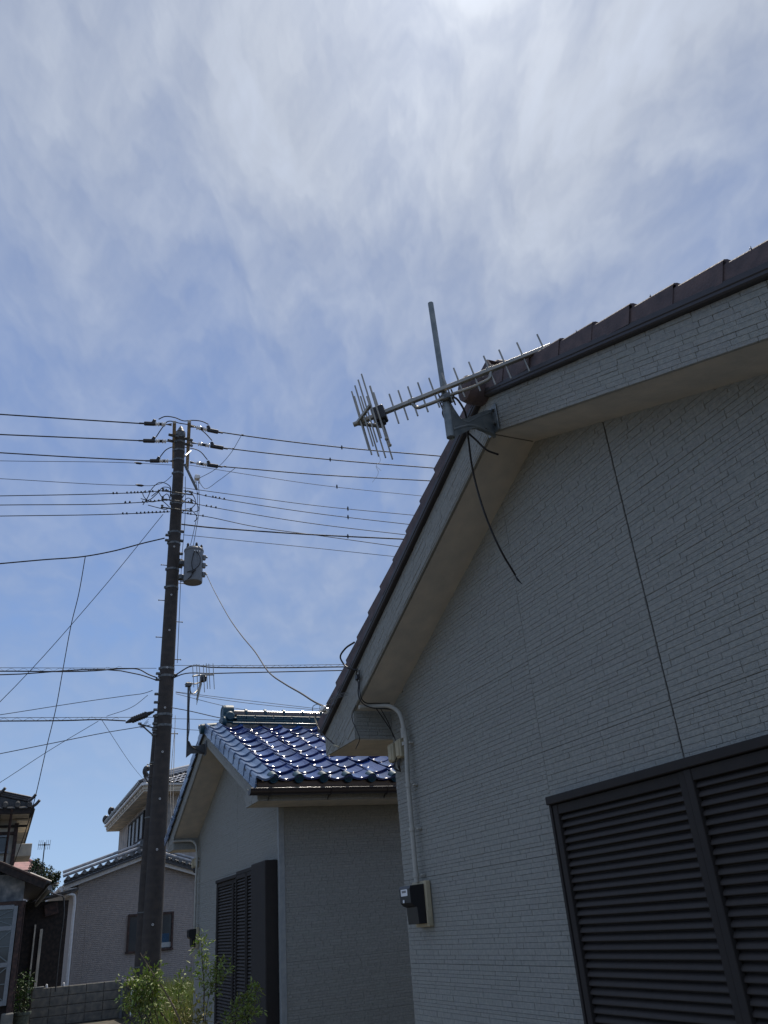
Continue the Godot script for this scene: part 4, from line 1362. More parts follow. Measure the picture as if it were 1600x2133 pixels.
func brown_house() -> void:
	var t := thing("two_storey_house", "brown two storey tiled house behind utility pole with white barge boards", "house", V(4.2, 0, -30))
	# annex with its gable to the street: front wall at z = -30
	var mb := MB.new()
	mb.plate([Vector2(2.26, 0), Vector2(6.05, 0), Vector2(6.05, 3.42), Vector2(4.2, 4.0), Vector2(2.26, 3.38)], V(0, 0, -30), V(1, 0, 0), V(0, 1, 0), V(0, 0, -10))
	put("wall", mb, M.far_siding, t)
	# siding courses as shallow ribs
	mb = MB.new()
	var y := 0.3
	while y < 3.95:
		var x0 := 2.27
		var x1 := 6.04
		if y > 3.38:
			x0 = 4.2 - (4.0 - y) / 0.32 + 0.03
			x1 = 4.2 + (4.0 - y) / 0.314 - 0.03
		if x1 > x0: mb.box(V((x0 + x1) * 0.5, y, -29.994), V(x1 - x0, 0.046, 0.014), Basis.IDENTITY, 0.004)
		y += 0.0565
	var rib := put("siding_courses", mb, M.far_siding, t)
	rib.set_meta("kind", "stuff")
	for x in [2.29, 2.62, 6.02]:
		mb = MB.new()
		mb.box(V(x, 1.68, -29.985), V(0.03, 3.3, 0.02))
		put("corner_trim", mb, M.far_siding, t)
	for s in [[V(1.80, 3.28, -29.75), V(4.2, 4.055, -29.75)], [V(6.45, 3.36, -29.75), V(4.2, 4.055, -29.75)]]:
		mb = MB.new()
		mb.bar(s[0], s[1], 0.03, 0.17, Vector3.UP)
		put("barge_board", mb, M.white_paint, t)
		mb = MB.new()
		mb.bar(s[0] + V(0, 0.14, -0.02), s[1] + V(0, 0.14, -0.02), 0.10, 0.09, Vector3.UP, 0.01)
		put("verge_rail", mb, M.dark_tile, t)
		mb = MB.new()
		var d: Vector3 = (s[1] - s[0]).normalized()
		mb.bar(s[0] + V(0, 0.05, -4.7), s[1] + V(0, 0.05, -4.7), 9.8, 0.05, Vector3.UP)
		put("roof_deck", mb, M.dark_tile, t)
		# verge tiles with scalloped ends
		var n := 10
		for i in n:
			mb = MB.new()
			var a: Vector3 = s[0].lerp(s[1], float(i) / n) + V(0, 0.20, -0.02)
			var b: Vector3 = s[0].lerp(s[1], (i + 0.96) / n) + V(0, 0.19, -0.02)
			mb.bar(a, b, 0.24, 0.035, Vector3.UP, 0.012)
			var m := a.lerp(b, 0.5)
			mb.tube([m + V(0, 0.02, 0.13), m + V(0, 0.02, -0.4)], 0.065, 10)
			put("verge_tile", mb, M.grey_tile, t)
		for k in 2:
			mb = MB.new()
			mb.tube([s[0] + V(-0.03 if s[0].x < 4 else 0.03, 0.34 + 0.13 * k, -0.25 - 0.22 * k), s[1] + V(0, 0.34 + 0.13 * k, -0.25 - 0.22 * k)], 0.05, 10)
			put("verge_roll", mb, M.pale_tile, t)
	mb = MB.new()
	mb.tube([V(4.2, 4.5, -29.7), V(4.2, 4.5, -34)], 0.12, 12)
	put("ridge_cap", mb, M.grey_tile, t)
	# side eave with gutter on the left
	mb = MB.new()
	mb.box(V(2.0, 3.22, -34.8), V(0.55, 0.06, 9.9))
	put("eave_soffit", mb, M.white_paint, t)
	mb = MB.new()
	mb.tube([V(1.72, 3.25, -29.7), V(1.72, 3.25, -39)], 0.06, 10)
	put("gutter", mb, M.white_paint, t)
	mb = MB.new()
	mb.tube(spline([V(1.74, 3.22, -29.72), V(1.76, 3.14, -29.74), V(1.84, 3.10, -29.76), V(2.08, 3.06, -29.85), V(2.17, 3.02, -29.89), V(2.19, 2.92, -29.90), V(2.19, 2.4, -29.90), V(2.19, 0.2, -29.90)], 4), 0.045, 10)
	put("downpipe", mb, M.white_paint, t)
	tile_rows(t, "roof_tile", M.grey_tile, V(1.7, 3.42, -30.2), V(0, 0, -1), V(-0.95, -0.31, 0).normalized() * -1.0 if false else V(-0.95, -0.31, 0).normalized(), 1, 1, 0.3, 0.25, 0.05)
	window_in(t, "window", V(4.62, 1.80, -29.96), V(1, 0, 0), 1.46, 1.12, V(0, 0, 1), M.rust_wood, 2, 0.06)
	mb = MB.new()
	mb.box(V(4.12, 1.56, -30.0 + 0.022), V(0.38, 0.5, 0.004))
	put("curtain", mb, M.curtain, t)
	mb = MB.new()
	mb.box(V(5.06, 1.56, -30.0 + 0.020), V(0.34, 0.34, 0.004))
	put("blue_cloth", mb, M.blue_cloth, t)
	mb = MB.new()
	mb.box(V(5.10, 1.40, -30.0 + 0.026), V(0.44, 0.14, 0.004))
	put("curtain", mb, M.curtain, t)
	# upper storey
	mb = MB.new()
	mb.box(V(9.4, 3.3, -37.4), V(9.0, 6.4, 10.8))
	put("upper_wall", mb, M.far_cream, t)
	mb = MB.new()
	mb.box(V(4.915, 5.65, -42.77), V(0.05, 1.7, 0.05))
	put("corner_pipe", mb, M.grey_board, t)
	# overhanging boxed eaves
	mb = MB.new()
	mb.box(V(9.2, 6.45, -37.2), V(9.75, 0.10, 11.9))
	put("eave_soffit", mb, M.cream_board, t)
	mb = MB.new()
	mb.box(V(4.32, 6.56, -37.2), V(0.05, 0.18, 11.95), Basis.IDENTITY, 0.01)
	mb.box(V(9.2, 6.56, -31.24), V(9.8, 0.18, 0.05), Basis.IDENTITY, 0.01)
	put("eave_fascia", mb, M.cream_board, t)
	mb = MB.new()
	mb.tube([V(4.25, 6.64, -31.1), V(4.25, 6.64, -43)], 0.055, 10)
	mb.tube([V(4.25, 6.64, -31.15), V(14, 6.64, -31.15)], 0.055, 10)
	put("gutter", mb, M.white_paint, t)
	mb = MB.new()
	for i in 16: mb.box(V(4.30, 6.52, -31.6 - 0.72 * i), V(0.03, 0.07, 0.10), Basis.IDENTITY, 0.01)
	put("fascia_vents", mb, M.rust_wood, t)
	window_in(t, "window", V(4.89, 5.66, -36.9), V(0, 0, 1), 4.6, 1.1, V(-1, 0, 0), M.shutter_frame, 4, 0.09)
	for z in [-35.3, -36.45, -37.6, -38.7]:
		mb = MB.new()
		mb.box(V(4.862, 5.66, z), V(0.004, 0.92, 0.55))
		put("curtain", mb, M.curtain, t)
	# hip roof: front slope, left slope, hips
	var apex := V(9.0, 8.55, -36.2)
	var rows := 13
	mb = MB.new()
	mb.tri_o(V(4.2, 6.66, -31.1), V(14, 6.66, -31.1), apex + V(0, -0.12, 0), V(0, 1, 1))
	mb.tri_o(V(4.2, 6.66, -31.1), V(4.2, 6.66, -43.2), apex + V(0, -0.12, 0), V(-1, 1, 0))
	put("roof_deck", mb, M.dark_tile, t)
	var down := V(0, 6.68 - 8.55, 36.2 - 31.1).normalized()
	var bs := Basis(V(1, 0, 0), V(1, 0, 0).cross(down) * -1.0, down)
	bs.y = down.cross(V(1, 0, 0))
	var mesh := wave_tile(0.30, 0.31, 0.06, 0.035, 9)
	var slope_len := V(0, 1.87, 5.1).length()
	for r in 12:
		var s := slope_len - 0.26 * (r + 1)
		var p0 := V(9.0, 8.55, -36.2) + down * s
		var xl := lerpf(9.0, 4.35, s / slope_len)
		var x := xl
		while x < 7.6:
			place("roof_tile", mesh, M.pale_tile, Transform3D(bs, V(x, p0.y, p0.z)), t)
			x += 0.30
	for k in 3:
		mb = MB.new()
		mb.tube([V(4.35, 6.78 + 0.075 * k, -31.25), apex + V(0, 0.075 * k, 0)], 0.085 - 0.012 * k, 10)
		put("hip_roll", mb, M.pale_tile, t)
	for p in [V(4.42, 6.95, -31.3), V(4.25, 6.76, -42.9), V(4.3, 6.9, -41.2)]:
		mb = MB.new()
		mb.tube(spline([p, p + V(-0.1, 0.14, 0.05), p + V(-0.05, 0.28, 0.05), p + V(0.05, 0.24, 0)], 4), 0.09, 10)
		put("hip_ornament", mb, M.dark_tile, t)
	for i in 40:
		mb = MB.new()
		mb.tube([V(4.14, 6.75, -31.4 - 0.29 * i), V(4.6, 6.93, -31.4 - 0.29 * i)], 0.07, 8)
		put("eave_tile", mb, M.grey_tile, t)

func old_house() -> void:
	var t := thing("old_house", "old two storey tiled house with glass sliding door at left", "house", V(-2, 0, -20))
	var mb := MB.new()
	mb.box(V(-2.2, 1.45, -23.3), V(5.2, 2.9, 6.5))
	put("wall", mb, M.dark_wood, t)
	# board panels above the door
	for i in 4:
		mb = MB.new()
		mb.box(V(0.0 - 0.9 * i, 2.76, -20.03), V(0.885, 0.52, 0.03), Basis.IDENTITY, 0.003)
		put("wall_panel", mb, M.grey_board, t)
	mb = MB.new()
	mb.box(V(-1.6, 2.455, -19.98), V(4.2, 0.09, 0.09), Basis.IDENTITY, 0.006)
	put("lintel", mb, M.rust_wood, t)
	mb = MB.new()
	mb.box(V(0.42, 1.45, -19.98), V(0.10, 2.1, 0.10), Basis.IDENTITY, 0.006)
	mb.box(V(0.49, 1.5, -19.98), V(0.02, 2.0, 0.06), Basis.IDENTITY, 0.003)
	put("post", mb, M.rust_wood, t)
	mb = MB.new()
	mb.box(V(0.40, 0.25, -19.9), V(0.22, 0.5, 0.22), Basis.IDENTITY, 0.02)
	put("post_base", mb, M.block, t)
	# sliding door
	for i in 2:
		mb = MB.new()
		var xc := -0.10 - 0.92 * i
		for x in [xc - 0.42, xc + 0.42]: mb.box(V(x, 1.52, -19.93), V(0.075, 1.78, 0.04), Basis.IDENTITY, 0.005)
		for yy in [2.39, 2.00, 1.34, 0.67]: mb.box(V(xc, yy, -19.93), V(0.77, 0.085, 0.036), Basis.IDENTITY, 0.005)
		var dd := put("sliding_door", mb, M.frame_alu, t)
		mb = MB.new()
		mb.box(V(xc, 1.52, -19.955), V(0.80, 1.74, 0.006))
		put("pane", mb, M.glass, dd)
		mb = MB.new()
		for seg in [[2.34, 2.05], [1.95, 1.39], [1.29, 0.72]]:
			var h: float = seg[0] - seg[1]
			mb.bar(V(xc - 0.38, seg[0], -19.925), V(xc + 0.0, seg[1] + h * 0.5, -19.925), 0.02, 0.028, V(0, 0, 1))
			mb.bar(V(xc + 0.38, seg[0], -19.928), V(xc + 0.0, seg[1] + h * 0.5, -19.928), 0.02, 0.028, V(0, 0, 1))
			mb.bar(V(xc - 0.38, seg[1], -19.922), V(xc + 0.0, seg[1] + h * 0.5, -19.922), 0.02, 0.028, V(0, 0, 1))
			mb.bar(V(xc + 0.38, seg[1], -19.926), V(xc + 0.0, seg[1] + h * 0.5, -19.926), 0.02, 0.028, V(0, 0, 1))
			mb.bar(V(xc - 0.38, seg[1] + h * 0.5, -19.931), V(xc + 0.38, seg[1] + h * 0.5, -19.931), 0.02, 0.024, V(0, 0, 1))
		put("lattice", mb, M.lattice, dd)
	# lower roof, sloping down to the right
	mb = MB.new()
	mb.bar(V(-3.0, 4.39, -19.62), V(0.83, 2.74, -19.62), 0.05, 0.14, Vector3.UP, 0.006)
	put("barge_board", mb, M.dark_wood, t)
	mb = MB.new()
	mb.bar(V(-3.0, 4.45, -23.2), V(0.86, 2.79, -23.2), 7.2, 0.06, Vector3.UP)
	put("lower_roof", mb, M.dark_tile, t)
	mb = MB.new()
	mb.bar(V(-3.0, 4.48, -19.66), V(0.84, 2.83, -19.66), 0.16, 0.05, Vector3.UP, 0.01)
	put("verge_roll", mb, M.rust_wood, t)
	for i in 20:
		mb = MB.new()
		var z := -19.9 - 0.30 * i
		mb.tube([V(0.94, 2.80, z), V(0.5, 2.99, z)], 0.055, 8)
		put("eave_tile", mb, M.dark_tile, t)
	mb = MB.new()
	mb.tube([V(0.93, 2.70, -19.7), V(0.93, 2.68, -26.5)], 0.05, 8)
	put("gutter", mb, M.grey_board, t)
	mb = MB.new()
	mb.tube(spline([V(0.95, 2.74, -21.6), V(1.20, 2.66, -21.8), V(1.36, 2.60, -22.0), V(1.38, 2.5, -22.0), V(1.38, 1.6, -22.0), V(1.38, 0.7, -22.0)], 4), 0.016, 8)
	put("downpipe", mb, M.dark_tile, t)
	# upper storey
	mb = MB.new()
	mb.box(V(-2.9, 3.9, -26.5), V(6.1, 1.7, 7.0))
	put("upper_wall", mb, M.cream_board, t)
	mb = MB.new()
	mb.box(V(0.155, 3.75, -22.97), V(0.09, 1.3, 0.10), Basis.IDENTITY, 0.006)
	mb.box(V(-1.6, 4.17, -22.96), V(3.6, 0.07, 0.08), Basis.IDENTITY, 0.005)
	put("post", mb, M.rust_wood, t)
	window_in(t, "window", V(-0.55, 3.92, -22.97), V(1, 0, 0), 1.16, 0.42, V(0, 0, 1), M.frame_alu, 2, 0.05)
	mb = MB.new()
	mb.box(V(0.36, 3.86, -24.6), V(0.45, 0.30, 1.6), Basis.IDENTITY, 0.01)
	put("window_hood", mb, M.cream_board, t)
	for i in 3:
		mb = MB.new()
		mb.box(V(-2.0, 4.50 + 0.0 * i, -22.2 - 0.30 * i), V(4.8, 0.03, 0.285), Basis.IDENTITY, 0.003)
		put("soffit_board", mb, M.cream_board, t)
	mb = MB.new()
	mb.box(V(0.28, 4.50, -26.2), V(0.36, 0.03, 6.9))
	put("side_soffit", mb, M.cream_board, t)
	mb = MB.new()
	mb.box(V(-2.0, 4.57, -22.02), V(4.9, 0.15, 0.05), Basis.IDENTITY, 0.006)
	mb.box(V(0.47, 4.57, -25.9), V(0.05, 0.15, 7.7), Basis.IDENTITY, 0.006)
	for x in [-0.28, -1.2, -2.1]: mb.box(V(x, 4.44, -22.5), V(0.09, 0.10, 0.95), Basis.IDENTITY, 0.006)
	mb.box(V(-1.0, 4.33, -22.93), V(2.8, 0.05, 0.06))
	put("eave_fascia", mb, M.dark_wood, t)
	mb = MB.new()
	mb.tube([V(-0.0, 4.6, -21.97), V(-0.02, 3.2, -22.9)], 0.03, 8)
	put("downpipe", mb, M.rust_wood, t)
	mb = MB.new()
	mb.plate([Vector2(-4.6, 4.62), Vector2(0.52, 4.62), Vector2(0.34, 4.80), Vector2(-3.0, 5.56), Vector2(-4.6, 5.56)], V(0, 0, -22.2), V(1, 0, 0), V(0, 1, 0), V(0, 0, -7.5))
	put("roof_deck", mb, M.dark_tile, t)
	var down := V(0, -0.36, 0.93).normalized()
	for c in 9:
		for r in 1:
			mb = MB.new()
			var x := 0.38 - 0.27 * c
			mb.tube([V(x, 4.69, -21.93), V(x, 4.87, -22.5)], 0.06, 8)
			mb.box(V(x - 0.135, 4.68, -22.15), V(0.19, 0.03, 0.42), Basis(V(1, 0, 0), 0.3), 0.01)
			put("eave_tile", mb, M.grey_tile, t)
	for k in 3:
		mb = MB.new()
		mb.tube([V(0.40, 4.80 + 0.045 * k, -22.2), V(-3.0, 5.57 + 0.045 * k, -22.2)], 0.036 - 0.004 * k, 10)
		put("hip_roll", mb, M.dark_tile, t)
	for p in [V(0.42, 4.84, -22.0), V(-0.28, 5.02, -22.1), V(0.52, 4.70, -21.95)]:
		mb = MB.new()
		mb.tube(spline([p + V(-0.08, -0.06, 0), p, p + V(0.04, 0.05, 0), p + V(0.07, 0.09, 0.02)], 4), 0.035, 8)
		put("hip_ornament", mb, M.dark_tile, t)

func shed() -> void:
	var t := thing("lean_to_shed", "dark wooden lean-to in the gap beside brown house wall", "shed", V(1.4, 0, -26.6))
	var mb := MB.new()
	mb.box(V(1.15, 1.38, -27.2), V(1.30, 2.76, 1.0))
	put("wall", mb, M.dark_wood, t)
	for p in [[0.98, 0.04], [1.15, 0.07]]:
		mb = MB.new()
		mb.box(V(p[0], 1.3, -26.62), V(p[1], 2.1 - p[1] * 8.0, 0.06), Basis.IDENTITY, 0.004)
		put("post", mb, M.cream_board, t)
	mb = MB.new()
	mb.bar(V(0.3, 2.66, -26.9), V(2.0, 3.02, -26.9), 1.5, 0.05, Vector3.UP)
	put("roof", mb, M.dark_tile, t)
	mb = MB.new()
	mb.box(V(1.35, 2.55, -26.6), V(0.35, 0.30, 0.05), Basis(V(0, 0, 1), 0.2), 0.004)
	put("gable_board", mb, M.rust_wood, t)

func pink_house() -> void:
	var t := thing("pink_roof_house", "distant house with pink tiled roof left of the tree", "house", V(-2, 0, -46))
	var mb := MB.new()
	mb.box(V(-3.2, 2.4, -48), V(9.0, 4.8, 4.0))
	put("wall", mb, M.white_paint, t)
	mb = MB.new()
	mb.box(V(-3.0, 4.92, -45.2), V(9.2, 0.22, 0.25), Basis.IDENTITY, 0.02)
	put("eave_board", mb, M.white_paint, t)
	for i in 9:
		mb = MB.new()
		var y := 5.06 + 0.115 * i
		var z := -45.1 - 0.28 * i
		var xr := 1.62 - 0.14 * i
		mb.bar(V(-7.5, y, z), V(xr, y, z), 0.33, 0.045, V(0, 0.93, 0.37), 0.01)
		put("roof_course", mb, M.pink_roof, t)
	mb = MB.new()
	mb.tube([V(1.64, 5.10, -45.05), V(0.40, 6.12, -47.7), V(-4, 6.2, -47.9)], 0.08, 8)
	put("ridge_roll", mb, M.pink_roof, t)

func far_antenna() -> void:
	var t := thing("tv_antenna", "thin dark TV antenna on pole in front of the distant tree", "antenna", V(1.36, 3.4, -36), "television antennas")
	var mb := MB.new()
	mb.tube([V(1.36, 0.0, -36), V(1.335, 5.30, -36)], [0.03, 0.02], 8)
	put("mast", mb, M.wire, t)
	mb = MB.new()
	mb.tube([V(1.10, 5.20, -36), V(1.53, 5.19, -36)], 0.018, 6)
	mb.box(V(1.335, 5.20, -36), V(0.06, 0.10, 0.06), Basis.IDENTITY, 0.01)
	put("boom", mb, M.wire, t)
	for i in 7:
		mb = MB.new()
		var x := 1.11 + 0.069 * i
		if i == 3: continue
		mb.tube([V(x, 5.02, -36), V(x + 0.015, 5.37, -36)], 0.007, 5)
		put("element_rod", mb, M.wire, t)

# ---------------------------------------------------------------- block wall
func block_wall() -> void:
	var t := thing("block_wall", "grey concrete block wall with a stepped return at its end", "wall", V(1.95, 0, -22.7))
	var var_meshes := []
	for i in 5:
		var mb := MB.new()
		mb.box(V(0, 0, 0), V(0.380, 0.180, 0.13), Basis.IDENTITY, 0.006 + 0.001 * i)
		var_meshes.append(mb.mesh())
	for r in 4:
		var x := 0.92
		var i := 0
		while x < 2.9:
			place("block", var_meshes[rng.randi() % 5], M.block, Transform3D(Basis(V(0, 1, 0), rng.randf_range(-0.006, 0.006)), V(x + 0.195, 0.10 + 0.192 * r, -22.7 + rng.randf_range(-0.003, 0.003))), t)
			x += 0.392
			i += 1
	var mb := MB.new()
	mb.box(V(1.9, 0.385, -22.705), V(1.97, 0.77, 0.095))
	put("mortar", mb, M.mortar, t)
	mb = MB.new()
	mb.box(V(1.05, 0.79, -22.7), V(0.24, 0.03, 0.10), Basis.IDENTITY, 0.006)
	put("loose_slab", mb, M.grey_board, t)
	for i in 2:
		mb = MB.new()
		mb.lathe([Vector2(0, 0), Vector2(0.03, 0), Vector2(0.025, 0.05), Vector2(0.012, 0.07), Vector2(0, 0.075)], Transform3D(Basis.IDENTITY, V(1.22 + 0.37 * i, 0.772, -22.7)), 8)
		put("stone_knob", mb, M.white_paint, t)
	# return towards the street, stepping down
	for r in 4:
		for k in 16:
			var z := -22.4 + 0.40 * k
			if r == 3 and k > 8: continue
			place("block", var_meshes[(r + k) % 5], M.block_top, Transform3D(Basis(V(0, 1, 0), PI / 2), V(3.05, 0.10 + 0.192 * r, z)), t)
	mb = MB.new()
	mb.box(V(3.05, 0.29, -19.4), V(0.10, 0.58, 6.3))
	put("mortar", mb, M.mortar, t)
	mb = MB.new()
	mb.box(V(2.90, 0.40, -22.62), V(0.06, 0.80, 0.06), Basis.IDENTITY, 0.004)
	put("edge_post", mb, M.frame_alu, t)

# ---------------------------------------------------------------- plants
func leaf(mb: MB, p: Vector3, dir: Vector3, nrm: Vector3, l: float, w: float) -> void:
	var s := dir.cross(nrm).normalized() * w * 0.5
	var m := p + dir * l * 0.45 - nrm * l * 0.06
	var e := p + dir * l - nrm * l * 0.14
	mb.tri_o(p, m + s + nrm * w * 0.15, e, nrm)
	mb.tri_o(p, e, m - s + nrm * w * 0.15, nrm)

func rdir(up := 0.0) -> Vector3:
	return V(rng.randf_range(-1, 1), rng.randf_range(-1, 1) + up, rng.randf_range(-1, 1)).normalized()

func shrub() -> void:
	var t := thing("shrub", "leafy young shrub with pale thin stems before the pole", "shrub", V(1.42, 0, -7.0))
	var stems := [
		[[V(1.46, 0, -7.05), V(1.50, 0.6, -7.03), V(1.502, 0.969, -7.0), V(1.501, 1.024, -7.0), V(1.499, 1.223, -7.0), V(1.484, 1.358, -7.0), V(1.470, 1.525, -7.0)], 0.008, 0, 130, 0.095],
		[[V(1.44, 0, -6.95), V(1.40, 0.55, -6.88), V(1.297, 1.006, -6.8), V(1.219, 1.147, -6.8), V(1.157, 1.24, -6.8), V(1.087, 1.331, -6.8), V(0.983, 1.477, -6.8)], 0.009, 1, 10, 0.05],
		[[V(1.42, 0, -7.0), V(1.36, 0.6, -6.95), V(1.23, 1.004, -6.9), V(1.127, 1.126, -6.9), V(1.039, 1.217, -6.9), V(0.905, 1.28, -6.9)], 0.008, 0, 230, 0.13],
		[[V(1.48, 0, -7.1), V(1.54, 0.6, -7.1), V(1.619, 0.95, -7.1), V(1.711, 0.984, -7.1), V(1.823, 1.058, -7.1), V(1.957, 1.164, -7.1)], 0.006, 1, 170, 0.07],
		[[V(1.43, 0, -7.0), V(1.40, 0.6, -7.0), V(1.363, 0.984, -7.0), V(1.343, 1.056, -7.0), V(1.309, 1.182, -7.0), V(1.36, 1.29, -7.0)], 0.005, 0, 70, 0.07],
		[[V(1.47, 0, -7.1), V(1.52, 0.6, -7.1), V(1.537, 0.984, -7.1), V(1.549, 1.092, -7.1), V(1.594, 1.215, -7.1), V(1.680, 1.36, -7.1)], 0.005, 0, 150, 0.09],
		[[V(1.48, 0, -7.0), V(1.58, 0.6, -7.0), V(1.669, 0.93, -7.0), V(1.779, 0.97, -7.0), V(1.93, 1.01, -7.0)], 0.005, 1, 130, 0.06],
		[[V(1.42, 0, -6.9), V(1.30, 0.55, -6.85), V(1.17, 0.95, -6.85), V(1.12, 1.10, -6.85), V(1.08, 1.22, -6.85), V(1.10, 1.33, -6.85)], 0.006, 0, 230, 0.11],
		[[V(1.42, 0, -6.9), V(1.26, 0.5, -6.9), V(1.12, 0.85, -6.9), V(1.02, 1.08, -6.9), V(0.94, 1.20, -6.9)], 0.006, 0, 200, 0.10],
		[[V(1.45, 0, -7.0), V(1.45, 0.6, -7.0), V(1.42, 0.90, -7.0), V(1.38, 1.03, -6.95)], 0.005, 2, 380, 0.20]]
	var lv := MB.new()
	lv.tinted = true
	for s in stems:
		var pts := spline(s[0], 5)
		var mb := MB.new()
		var rs := []
		for i in pts.size(): rs.append(s[1] * lerpf(1.0, 0.25, float(i) / pts.size()))
		mb.tube(pts, rs, 7)
		# side twigs
		for k in 7:
			var p: Vector3 = pts[int(lerpf(pts.size() * 0.5, pts.size() - 1, rng.randf()))]
			mb.tube([p, p + rdir(0.5) * s[4] * 0.9], 0.0015, 4)
		put("stem", mb, M.pale_stem if s[2] == 1 else M.bark, t)
		for k in s[3]:
			var f := lerpf(0.52, 1.0, sqrt(rng.randf()))
			var p: Vector3 = pts[int(f * (pts.size() - 1))]
			# leaves gather in small sprays round twig ends
			var spray: Vector3 = rdir(0.2) * s[4] * rng.randf_range(0.1, 1.0)
			p += spray
			for q in 2:
				var g := rng.randf_range(0.7, 1.35)
				lv.col = Color(0.15 * g + rng.randf_range(0, 0.06), 0.225 * g, 0.045 * g + 0.01) if s[2] < 2 else Color(0.25 * g, 0.22 * g, 0.08 * g)
				leaf(lv, p + rdir() * 0.012, (spray.normalized() + rdir(0.1) * 0.9).normalized(), (V(0, 1, 0) + rdir() * 0.8).normalized(), rng.randf_range(0.024, 0.052), rng.randf_range(0.010, 0.017))
	var o := put("leaves", lv, M.leaf, t)
	o.set_meta("kind", "stuff")

func grass() -> void:
	var mb := MB.new()
	mb.tinted = true
	for i in 7000:
		var z := rng.randf_range(-23.0, -14.0)
		var xa := -z * 0.155
		var x := xa + 0.15 + rng.randf_range(0.0, 1.0) * (0.7 + (-z - 14.0) * 0.10)
		if absf(x - 2.42) < 0.25 and absf(z + 15.5) < 0.3: continue
		var g := rng.randf_range(0.7, 1.3)
		var dry := rng.randf()
		mb.col = Color(0.15 * g, 0.19 * g, 0.04 * g) if dry > 0.4 else Color(0.26 * g, 0.23 * g, 0.10 * g)
		var h := rng.randf_range(0.30, 0.85)
		var w := V(rng.randf_range(-1, 1), 0, rng.randf_range(-1, 1)).normalized() * rng.randf_range(0.005, 0.011)
		var lean := V(rng.randf_range(-1, 1), 0, rng.randf_range(-1, 1)) * h * 0.35
		var b := V(x, 0, z)
		var m := b + V(0, h * 0.6, 0) + lean * 0.35
		var e := b + V(0, h, 0) + lean
		mb.tri_o(b - w, b + w, m + w * 0.7, V(0, 0, 1)); mb.tri_o(b - w, m + w * 0.7, m - w * 0.7, V(0, 0, 1))
		mb.tri_o(m - w * 0.7, m + w * 0.7, e, V(0, 0, 1))
	var o := put("tall_grass", mb, M.leaf)
	tag(o, "tall sunlit weeds and grass behind the shrub", "grass", "", "stuff")

func tree() -> void:
	var t := thing("broadleaf_tree", "dark green leafy tree far off beside the pink roof", "tree", V(1.75, 0, -42))
	var mb := MB.new()
	mb.tube(spline([V(1.75, 0, -42), V(1.72, 1.6, -42), V(1.8, 3.0, -42), V(1.7, 4.2, -42)], 4), 0.11, 8)
	for q in [V(1.35, 4.9, -41.8), V(2.15, 4.4, -42.2), V(1.9, 4.6, -41.6)]: mb.tube(spline([V(1.75, 2.4, -42), V(1.78, 3.2, -42), q], 4), 0.045, 6)
	put("trunk", mb, M.bark, t)
	var lv := MB.new()
	lv.tinted = true
	var lumps := [[V(1.35, 4.75, -42), 0.42], [V(1.75, 4.55, -41.8), 0.42], [V(2.05, 4.25, -42.1), 0.36], [V(1.55, 4.2, -41.7), 0.5], [V(1.95, 3.9, -42), 0.45], [V(1.45, 3.8, -42), 0.45], [V(1.75, 3.3, -41.9), 0.6], [V(1.28, 5.05, -42), 0.22], [V(2.22, 4.5, -42), 0.18]]
	for l in lumps:
		for i in int(900 * l[1]):
			var d := rdir()
			var p: Vector3 = l[0] + d * l[1] * pow(rng.randf(), 0.4)
			var g := rng.randf_range(0.6, 1.4)
			lv.col = Color(0.030 * g, 0.055 * g, 0.018 * g)
			leaf(lv, p, rdir(-0.2), (d + rdir() * 0.7).normalized(), rng.randf_range(0.08, 0.16), rng.randf_range(0.04, 0.07))
	var o := put("crown", lv, M.dark_leaf, t)
	o.set_meta("kind", "stuff")

func potted_plant() -> void:
	var t := thing("potted_plant", "bushy potted plant left of the block wall", "plant", V(0.70, 0, -21.2))
	var mb := MB.new()
	mb.lathe([Vector2(0, 0), Vector2(0.13, 0), Vector2(0.17, 0.28), Vector2(0.19, 0.29), Vector2(0.19, 0.34), Vector2(0.165, 0.34), Vector2(0.16, 0.30), Vector2(0, 0.30)], Transform3D(Basis.IDENTITY, V(0.70, 0.08, -21.2)), 18)
	mb.box(V(0.70, 0.04, -21.2), V(0.4, 0.08, 0.4), Basis.IDENTITY, 0.01)
	put("pot", mb, M.plastic_pot, t)
	mb = MB.new()
	for i in 6: mb.tube([V(0.70, 0.36, -21.2), V(0.70, 0.5, -21.2) + rdir(1.2) * 0.45], 0.005, 5)
	put("stem", mb, M.bark, t)
	var lv := MB.new()
	lv.tinted = true
	for i in 420:
		var d := rdir()
		var p := V(0.70, 0.80, -21.2) + V(d.x * 0.22, d.y * 0.42, d.z * 0.2) * pow(rng.randf(), 0.4)
		var g := rng.randf_range(0.6, 1.4)
		lv.col = Color(0.05 * g, 0.09 * g, 0.025 * g)
		leaf(lv, p, rdir(), (d + rdir()).normalized(), rng.randf_range(0.05, 0.11), rng.randf_range(0.02, 0.035))
	var o := put("leaves", lv, M.leaf, t)
	o.set_meta("kind", "stuff")

